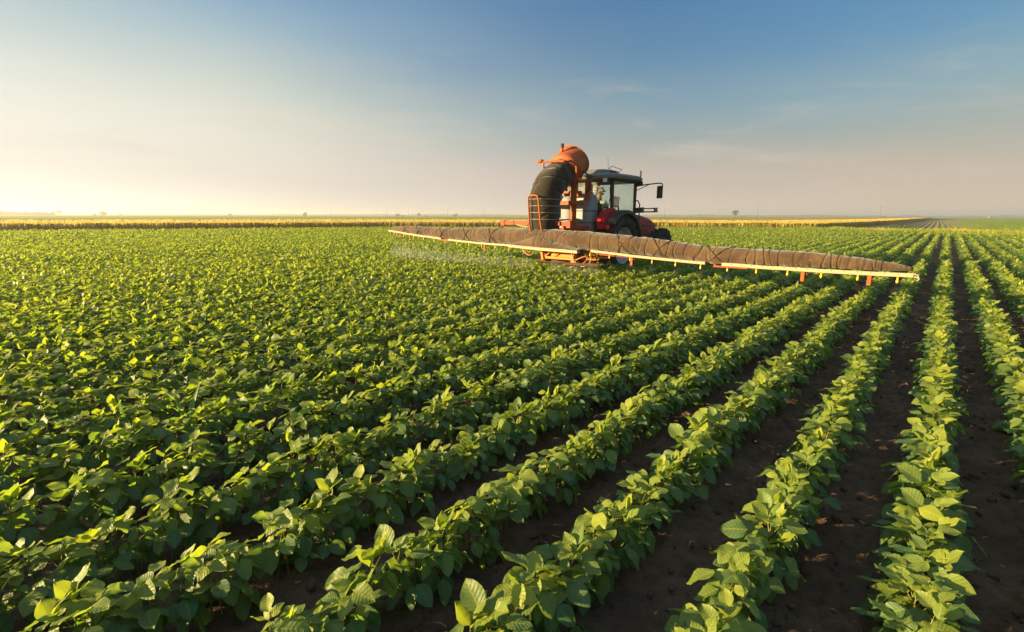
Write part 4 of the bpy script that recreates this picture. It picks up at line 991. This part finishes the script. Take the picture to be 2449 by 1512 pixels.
# spray drifting down from the nozzles
sm = MB()
for u, z in NZ:
    sc_ = 1.0 if u < -7 else .45
    if u > -5.5: p = [W(u, VS + YS + .02, z - .09), W(u, VS + YS + .04, z - .24)]; wk = .35
    else: p = [W(u, VS + YS + .02, z - .09), W(u, VS + YS + .12, .26)]; wk = 1.15
    n = 12; ring0, ring1, ring2 = [], [], []
    for j in range(n):
        a = 6.2832 * j / n; off = Vector((math.cos(a), math.sin(a), 0))
        ring0.append(p[0] + off * .012); ring1.append(p[0].lerp(p[1], .6) + off * .15 * wk); ring2.append(p[1] + off * .26 * wk)
    sm.loft([ring0, ring1, ring2])
m = bpy.data.materials.new('spray mist'); m.use_nodes = True; t = NT(m.node_tree); t.n.remove(t.n['Principled BSDF'])
pv = t.new('ShaderNodeVolumePrincipled'); pv.inputs['Density'].default_value = .34; pv.inputs['Color'].default_value = (1, .98, .95, 1); pv.inputs['Anisotropy'].default_value = .3
t.link(pv.outputs[0], t.n['Material Output'].inputs[1])
tag(sm.build('spray_mist', m), 'fine white spray mist falling from the boom nozzles onto the crop', 'spray mist', kind='stuff')
# ------------------------------------------------------------------ wheat
def attr_mat(name, c0, c1, c2, tmix=.45):
    m, t, b = base_mat(name); a = t.new('ShaderNodeAttribute'); a.attribute_name = 'tone'
    g = t.new('ShaderNodeNewGeometry'); n = t.noise(g.outputs['Position'], .5, 3, .6); n2 = t.noise(g.outputs['Position'], 9, 3, .6)
    c = t.ramp(a.outputs['Fac'], [(0, c0), (.5, c1), (1, c2)]); c = t.mix(t.mapr(n, .4, .7, 0, .3), c, (c1[0] * 1.1, c1[1] * 1.15, c1[2], 1))
    c = t.mix(t.math('MULTIPLY', n2, .25), c, (c0[0], c0[1], c0[2], 1))
    t.link(c, b.inputs['Base Color']); b.inputs['Roughness'].default_value = .9; b.inputs['Specular IOR Level'].default_value = .1
    tr = t.new('ShaderNodeBsdfTranslucent'); t.link(c, tr.inputs[0]); mx = t.new('ShaderNodeMixShader'); mx.inputs[0].default_value = tmix
    t.link(b.outputs[0], mx.inputs[1]); t.link(tr.outputs[0], mx.inputs[2]); t.link(mx.outputs[0], t.n['Material Output'].inputs[0])
    return m
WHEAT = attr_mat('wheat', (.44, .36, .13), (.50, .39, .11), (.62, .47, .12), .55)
Fp = np.array(FRONT, float); Bp = np.array(BACK, float)
def resamp(a, s):
    i = np.linspace(0, 1, len(a)); return np.stack([np.interp(s, i, a[:, 0]), np.interp(s, i, a[:, 1])], 1)
ss = np.linspace(0, 1, 420); fr = resamp(Fp, ss); bk = resamp(Bp, ss); tt = np.linspace(0, 1, 60) ** 2.0
Gx = fr[:, None] * (1 - tt)[None, :, None] + bk[:, None] * tt[None, :, None]
hgt = .78 + .10 * vnoise(Gx[..., 0], Gx[..., 1], 2.2, 21) + .12 * vnoise(Gx[..., 0], Gx[..., 1], .7, 22)
Vw = np.concatenate([Gx, hgt[..., None]], 2).reshape(-1, 3); Fw = grid_faces(420, 60)
rw = np.full(len(Vw), .72) + .5 * vnoise(Vw[:, 0], Vw[:, 1], 1.3, 23)
# hidden solid wall added behind the front stalks to block light
n0 = len(Vw); inn = fr + nrm(bk - fr) * 4.5
wallv = np.concatenate([np.concatenate([inn, np.full((420, 1), .76)], 1), np.concatenate([inn, np.full((420, 1), -.1)], 1)])
i_ = np.arange(419); Fwall = np.stack([n0 + i_, n0 + i_ + 1, n0 + 420 + i_ + 1, n0 + 420 + i_], 1)
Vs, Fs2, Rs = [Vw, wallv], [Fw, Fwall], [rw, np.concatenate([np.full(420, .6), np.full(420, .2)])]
def stalks(n, depth0, depth1, smax, zb, zt, wd, r0, r1, pw=1.0):
    s = rng.random(n) ** pw * smax; f = resamp(Fp, s); b_ = resamp(Bp, s); dd = nrm(b_ - f)
    p = f + dd * (depth0 + (depth1 - depth0) * rng.random(n)[:, None])
    a = rng.uniform(0, 3.14, n); sd = np.stack([np.cos(a), np.sin(a), np.zeros(n)], 1) * (wd * rng.uniform(.6, 1.4, n))[:, None]
    z0 = zb + rng.normal(0, .02, n); z1 = zt + rng.normal(0, .035, n) + .12 * vnoise(p[:, 0], p[:, 1], 1.5, 31)
    ln = rng.normal(0, .06, (n, 2))
    A = np.concatenate([p, z0[:, None]], 1); T = np.concatenate([p + ln, z1[:, None]], 1); Mm = A * .3 + T * .7
    V = np.stack([A - sd * .5, A + sd * .5, Mm - sd * .8, Mm + sd * .8, T - sd * .25, T + sd * .25], 1).reshape(-1, 3)
    q = np.arange(n)[:, None] * 6; F = np.concatenate([q + np.array([[0, 1, 3, 2]]), q + np.array([[2, 3, 5, 4]])])
    k = rng.normal(0, .12, n); patch = .5 * vnoise(p[:, 0], p[:, 1], 1.6, 33) + .3 * vnoise(p[:, 0], p[:, 1], .5, 34)
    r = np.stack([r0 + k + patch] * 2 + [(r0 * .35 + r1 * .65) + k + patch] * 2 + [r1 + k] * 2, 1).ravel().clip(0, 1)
    off = sum(len(v) for v in Vs); Vs.append(V); Fs2.append(F + off); Rs.append(r)
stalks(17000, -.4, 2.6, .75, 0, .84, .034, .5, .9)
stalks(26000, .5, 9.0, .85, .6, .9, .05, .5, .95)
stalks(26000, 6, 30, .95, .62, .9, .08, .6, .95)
me = np_mesh('wheat_field', np.concatenate(Vs), np.concatenate(Fs2), WHEAT, smooth=False, attrs={'tone': np.concatenate(Rs)})
tag(link_mesh('wheat_field', me), 'ripening golden wheat field beyond the soybeans, its front edge darker', 'wheat', kind='stuff')

# ------------------------------------------------------------------ grassy verge, young crop beyond on the right
YG = attr_mat('verge grass', (.10, .17, .02), (.26, .29, .035), (.56, .43, .08))
def tufts(n, az0, az1, d0, d1, h, wd):
    a = np.radians(rng.uniform(az0, az1, n)); rb = np.interp(np.degrees(a), B_AZ, B_R)
    d = d0 + (d1 - d0) * rng.random(n); edge_ = np.clip((np.degrees(a) - az0) / 6, .05, 1)
    rad = rb + d * edge_; p = np.stack([np.sin(a) * rad, np.cos(a) * rad], 1)
    an = rng.uniform(0, 3.14, n); sd = np.stack([np.cos(an), np.sin(an), np.zeros(n)], 1) * (wd * rng.uniform(.5, 1.5, n))[:, None]
    hh = (h * (1 + 1.0 * vnoise(p[:, 0], p[:, 1], 2.5, 41) + rng.normal(0, .25, n))).clip(.06, 1)
    A = np.concatenate([p, np.full((n, 1), -.05)], 1); T = np.concatenate([p + rng.normal(0, .08, (n, 2)), hh[:, None]], 1)
    V = np.stack([A - sd, A + sd, T], 1).reshape(-1, 3); F = np.arange(n * 3).reshape(-1, 3)
    r = (.22 + .35 * np.clip((np.degrees(a) - 24) / 10, 0, 1) + 1.2 * vnoise(p[:, 0], p[:, 1], 3.0, 42) + rng.normal(0, .15, n)).clip(0, 1)
    return V, F, np.repeat(r, 3)
Va, Fa, ra = tufts(42000, 19, 62, -.4, 13.0, .34, .05)
tag(link_mesh('grass_verge', np_mesh('grass_verge', Va, Fa, YG, smooth=False, attrs={'tone': ra})), 'strip of rough yellowish grass between the soybeans and the crop beyond', 'grass', kind='stuff')
YC = attr_mat('young crop', (.09, .15, .02), (.17, .24, .035), (.27, .31, .05))
ys = MB(); yp = []
for a in np.linspace(21, 62, 14):
    r = float(np.interp(a, B_AZ, B_R)) - .3; yp.append((math.sin(R_(a)) * r, math.cos(R_(a)) * r))
yp += [Wv(130, 470), Wv(-8, 480), Wv(-8, 240), Wv(-8.6, 120), Wv(-9.8, 85)]
ys.add([(x, y, -.03) for x, y in yp], [tuple(range(len(yp)))]); tag(ys.build('crop_soil', SOIL2), kind='structure')
Vc, Fc2, Rc = [], [], []; off = 0
for k in range(130):
    u = -7.4 + .72 * k
    v = np.concatenate([np.arange(30, 140, .45), np.arange(140, 250, 1.2), np.arange(250, 460, 3.5)])
    bend = .9 * np.sin(v * .013 + 1)           # rows wander a little
    c_ = (u + bend)[:, None] * Du + v[:, None] * Dv
    r = np.hypot(c_[:, 0], c_[:, 1]); a = np.degrees(np.arctan2(c_[:, 0], c_[:, 1]))
    ok = (r > np.interp(a, B_AZ, B_R) + 7.5) & (a < 58)
    c_ = c_[ok]; v = v[ok]; u_ = (u + bend)[ok]
    if len(c_) < 4: continue
    h = .08 + .08 * vnoise(u_ * 3, v, .5, 51) + .05 * rng.random(len(v)); h = h * (rng.random(len(v)) > .42) + .01; wd = (.08 + .15 * vnoise(v, u_ * 5, .7, 52) + .05 * rng.random(len(v))).clip(.05, .4)
    n = len(v)
    A = np.concatenate([c_ - Du * wd[:, None], np.full((n, 1), -.03)], 1); B_ = np.concatenate([c_ - Du * (wd * .45)[:, None], (h * .8)[:, None]], 1)
    C_ = np.concatenate([c_ + Du * (wd * .4)[:, None], h[:, None]], 1); D_ = np.concatenate([c_ + Du * wd[:, None], np.full((n, 1), -.03)], 1)
    Vc.append(np.stack([A, B_, C_, D_], 1).reshape(-1, 3)); Fc2.append(grid_faces(n, 4, off)); off += n * 4
    Rc.append(np.repeat((.45 + .9 * vnoise(u_, v, 1.1, 53) + rng.normal(0, .15, n)).clip(0, 1), 4))
me = np_mesh('young_crop', np.concatenate(Vc), np.concatenate(Fc2), YC, smooth=False, attrs={'tone': np.concatenate(Rc)})
tag(link_mesh('young_crop', me), 'younger crop in thin green rows with tan soil showing between them', 'row crop', kind='stuff')

# ------------------------------------------------------------------ far trees, poles, houses
HZ = lambda x: (515.2 + (x / 1.32258 - 1224.5) * 6.5 / 2449) * 1.32258
def at_far(px, D):
    a = (px / 1.32258 - 1224.5) / (2449 * 17 / 36 / math.cos(PITCH))
    return Vector((a * D, D, 0))
KPX = 1529.6 * 1.02
def crown_mesh(h0, h1, rx, nclump, per, leafs, flat=.8, spread=False):
    P, Dd, Nn = [], [], []
    cz = (h0 + h1) / 2; rz = (h1 - h0) / 2
    for i in range(nclump):
        while True:
            q = rng.uniform(-1, 1, 3)
            if .25 < np.linalg.norm(q) < 1: break
        c_ = np.array([q[0] * rx, q[1] * rx, cz + q[2] * rz * flat]) * 1.0
        if q[2] < -.2: c_[:2] *= .8
        cr = rx * rng.uniform(.18, .38)
        p = c_ + rng.normal(0, 1, (per, 3)) * cr * np.array([.6, .6, .42])
        P.append(p)
    P = np.concatenate(P); n = len(P)
    d_ = nrm(rng.normal(0, 1, (n, 3))); nn = nrm(rng.normal(0, .6, (n, 3)) + np.array([0, 0, 1]))
    L = leafs * rng.uniform(.6, 1.3, n)
    return diamonds(P, d_, nn, L, L * .75, rng.random(n))
def tree(px, D, hpx, wpx, kind, label, name='tree', group=None, trunk=.25):
    p = at_far(px, D); h = hpx * D / KPX; rx = wpx * D / KPX / 2
    g_ = empty(name, p, label=label, cat='tree' if name == 'tree' else 'bush', group=group)
    if kind == 'bush':
        V, F, r = crown_mesh(0, h, rx * .9, 26, 26, h * .11, .9)
    else:
        V, F, r = crown_mesh(h * trunk, h, rx * .9, 34, 24, h * .07, .95)
    link_mesh('crown', np_mesh('crown', V, F, TREEL, smooth=False, attrs={'tone': r}), g_)
    tb = MB(); th = h * (trunk + .35)
    tb.tube([(0, 0, -.1), (h * .01, 0, th * .5), (0, 0, th)], [h * .035, h * .025, h * .012], 8)
    for i in range(5):
        a = i * 1.3 + px; z0 = th * (.5 + .09 * i); tb.tube([(0, 0, z0), (math.cos(a) * rx * .35, math.sin(a) * rx * .35, z0 + h * .12), (math.cos(a) * rx * .6, math.sin(a) * rx * .6, z0 + h * .22)], [h * .016, h * .011, h * .005], 6)
    tb.build('trunk', WOOD, g_, smooth=True)
    return g_
tree(186, 560, 17, 24, 'tree', 'hazy spreading tree right of the grove on the left horizon', trunk=.35)
tree(325, 520, 16, 27, 'bush', 'large rounded bush standing alone on the left horizon', 'bush')
tree(298, 540, 8, 16, 'bush', 'low bush just left of the large rounded bush', 'bush')
tree(382, 620, 6, 16, 'bush', 'small flat bush right of the large rounded bush on the left', 'bush')
tree(728, 560, 8, 17, 'bush', 'small reddish green bush midway along the left horizon', 'bush')
tree(964, 520, 13, 14, 'bush', 'dark round bush alone on the horizon left of the boom tip', 'bush')
tree(1256, 480, 10, 18, 'bush', 'dense green bush above the left boom', 'bush')
tree(1272, 490, 6, 20, 'bush', 'low green bush trailing right of the dense bush above the left boom', 'bush')
tree(1324, 500, 12, 12, 'tree', 'small round tree on the horizon above the left boom', trunk=.15)
tree(1440, 520, 9, 20, 'bush', 'ragged shrub on the horizon between two poles left of the duct', 'bush')
tree(1345, 560, 4, 14, 'bush', 'very low shrub right of the small round tree', 'bush')
tree(2325, 430, 24, 21, 'tree', 'lone tree on a bare trunk rising above the wheat right of the tractor', trunk=.34)
tree(2345, 425, 4, 26, 'bush', 'low dark bush at the foot of the lone tree', 'bush')
tree(2215, 520, 5, 46, 'bush', 'long low dark shrub on the wheat horizon left of the lone tree', 'bush')
tree(2186, 540, 4, 12, 'bush', 'tiny shrub on the wheat horizon nearest the tractor', 'bush')
tree(2795, 480, 6, 30, 'bush', 'dark low shrub at the foot of the rightmost pole', 'bush')
tree(2880, 620, 4, 70, 'bush', 'long low hedge right of the rightmost pole', 'bush')
def pole(px, D, hpx, label, cross=True):
    p = at_far(px, D); h = hpx * D / KPX
    g_ = empty('utility_pole', p, rz=random.uniform(-.5, .5), label=label, cat='utility pole', group='utility poles along the horizon')
    b_ = MB(); b_.tube([(0, 0, -.2), (0, 0, h)], [.17, .11], 8); b_.build('post', WOOD, g_, smooth=True)
    if cross:
        c_ = MB(); c_.box((0, 0, h - .5), (1.4, .12, .14)); c_.build('crossarm', WOOD, g_)
        for dx in (-.6, 0, .6):
            i_ = MB(); i_.lathe([(0, 0), (.06, 0), (.09, .1), (.05, .22), (0, .24)], (dx, 0, h - .43 if dx else h), (0, 0, 1), 8); i_.build('insulator', WHITEW, g_, smooth=True)
for px, D, hp, lb in [(2782, 330, 40, 'tall wooden pole rising above the wheat, rightmost on the horizon'), (2394, 400, 36, 'wooden pole right of the lone tree'), (2101, 430, 33, 'wooden pole just right of the tractor bonnet'),
                      (1532, 520, 23, 'pole on the horizon nearest the left of the duct'), (1415, 520, 24, 'pole left of the ragged shrub above the left boom'), (1224, 560, 19, 'pole above the tip of the left boom'),
                      (1046, 600, 17, 'thin pole right of the dark round bush'), (863, 620, 16, 'thin pole left of the dark round bush'), (793, 620, 16, 'thin pole right of the small reddish green bush'), (475, 640, 17, 'faint pole between the left bushes'), (266, 640, 17, 'faint pole left of the large rounded bush'),
                      (1291, 600, 16, 'short pole left of the small round tree')]:
    pole(px, D, hp, lb)
def house(px, D, wpx, hpx, label, tall=1.0):
    p = at_far(px, D); w_ = wpx * D / KPX; h = hpx * D / KPX
    g_ = empty('farmhouse', p, rz=random.uniform(-.3, .3), label=label, cat='house')
    a = MB(); a.prism([(-w_ / 2, -.1), (w_ / 2, -.1), (w_ / 2, h * .6), (0, h * .97), (-w_ / 2, h * .6)], -w_ * .35, w_ * .35, 'y'); a.build('wall', WHITEW, g_)
    r_ = MB()
    for s in (-1, 1): r_.add([(s * w_ * .56, -w_ * .4, h * .56), (0, -w_ * .4, h * 1.0), (0, w_ * .4, h * 1.0), (s * w_ * .56, w_ * .4, h * .56)], [(0, 1, 2, 3)])
    r_.build('roof', ROOFT, g_, solid=.15)
    for dx in (-.25, .2):
        b_ = MB(); b_.box((dx * w_, -w_ * .36, h * .32), (w_ * .16, .12, h * .22)); b_.build('window', DARK, g_)
house(144, 640, 6, 5, 'tiny white farmhouse in front of the hazy grove, left one')
house(168, 640, 7, 5, 'tiny white farmhouse in front of the hazy grove, next to the spreading tree')
house(3131, 760, 9, 3.6, 'small farmhouse with a reddish roof on the right horizon')
# far woods as one mass each
def woods(name, label, x0, x1, D, hfun, n, leafs, depth=25):
    px = rng.uniform(x0, x1, n); P = np.zeros((n, 3)); Dd = D + rng.uniform(0, depth, n)
    a = (px / 1.32258 - 1224.5) / (2449 * 17 / 36 / math.cos(PITCH)); P[:, 0] = a * Dd; P[:, 1] = Dd
    hm = np.array([hfun(x) for x in px]) * D / KPX; P[:, 2] = hm * rng.random(n) ** .7
    L = leafs * rng.uniform(.6, 1.4, n)
    V, F, r = diamonds(P, nrm(rng.normal(0, 1, (n, 3))), nrm(rng.normal(0, .5, (n, 3)) + np.array([0, 0, 1])), L, L * .8, rng.random(n))
    tag(link_mesh(name, np_mesh(name, V, F, TREEL, smooth=False, attrs={'tone': r})), label, 'wood', kind='stuff')
def bumps(x, sc, seed): return float(vnoise(np.array([x]), np.array([seed * 7.7]), sc, seed)[0])
woods('grove', 'hazy pale grove of trees at the left end of the horizon', -60, 172, 640, lambda x: max(2.5, 8.5 + 9 * bumps(x, 22, 61) + 3 * bumps(x, 7, 62)), 9000, 1.4, 40)
woods('distant_wood', 'thin bluish belt of woods along the far horizon', 150, 3300, 1500, lambda x: max(.8, (3.0 if x > 2000 else 2.3) + 4.0 * bumps(x, 60, 63) + 1.5 * bumps(x, 15, 64)), 30000, 2.6, 60)

# ------------------------------------------------------------------ haze and spray
HAZE_D = .0007
hb = MB(); hb.box((0, 1600, 6.75), (8800, 4400, 16.5))
m = bpy.data.materials.new('haze'); m.use_nodes = True; t = NT(m.node_tree); t.n.remove(t.n['Principled BSDF'])
pv = t.new('ShaderNodeVolumePrincipled'); pv.inputs['Density'].default_value = HAZE_D; pv.inputs['Color'].default_value = (1, .97, .92, 1); pv.inputs['Anisotropy'].default_value = .5
t.link(pv.outputs[0], t.n['Material Output'].inputs[1])
tag(hb.build('haze', m), 'pale evening haze over the fields', 'haze', kind='stuff')
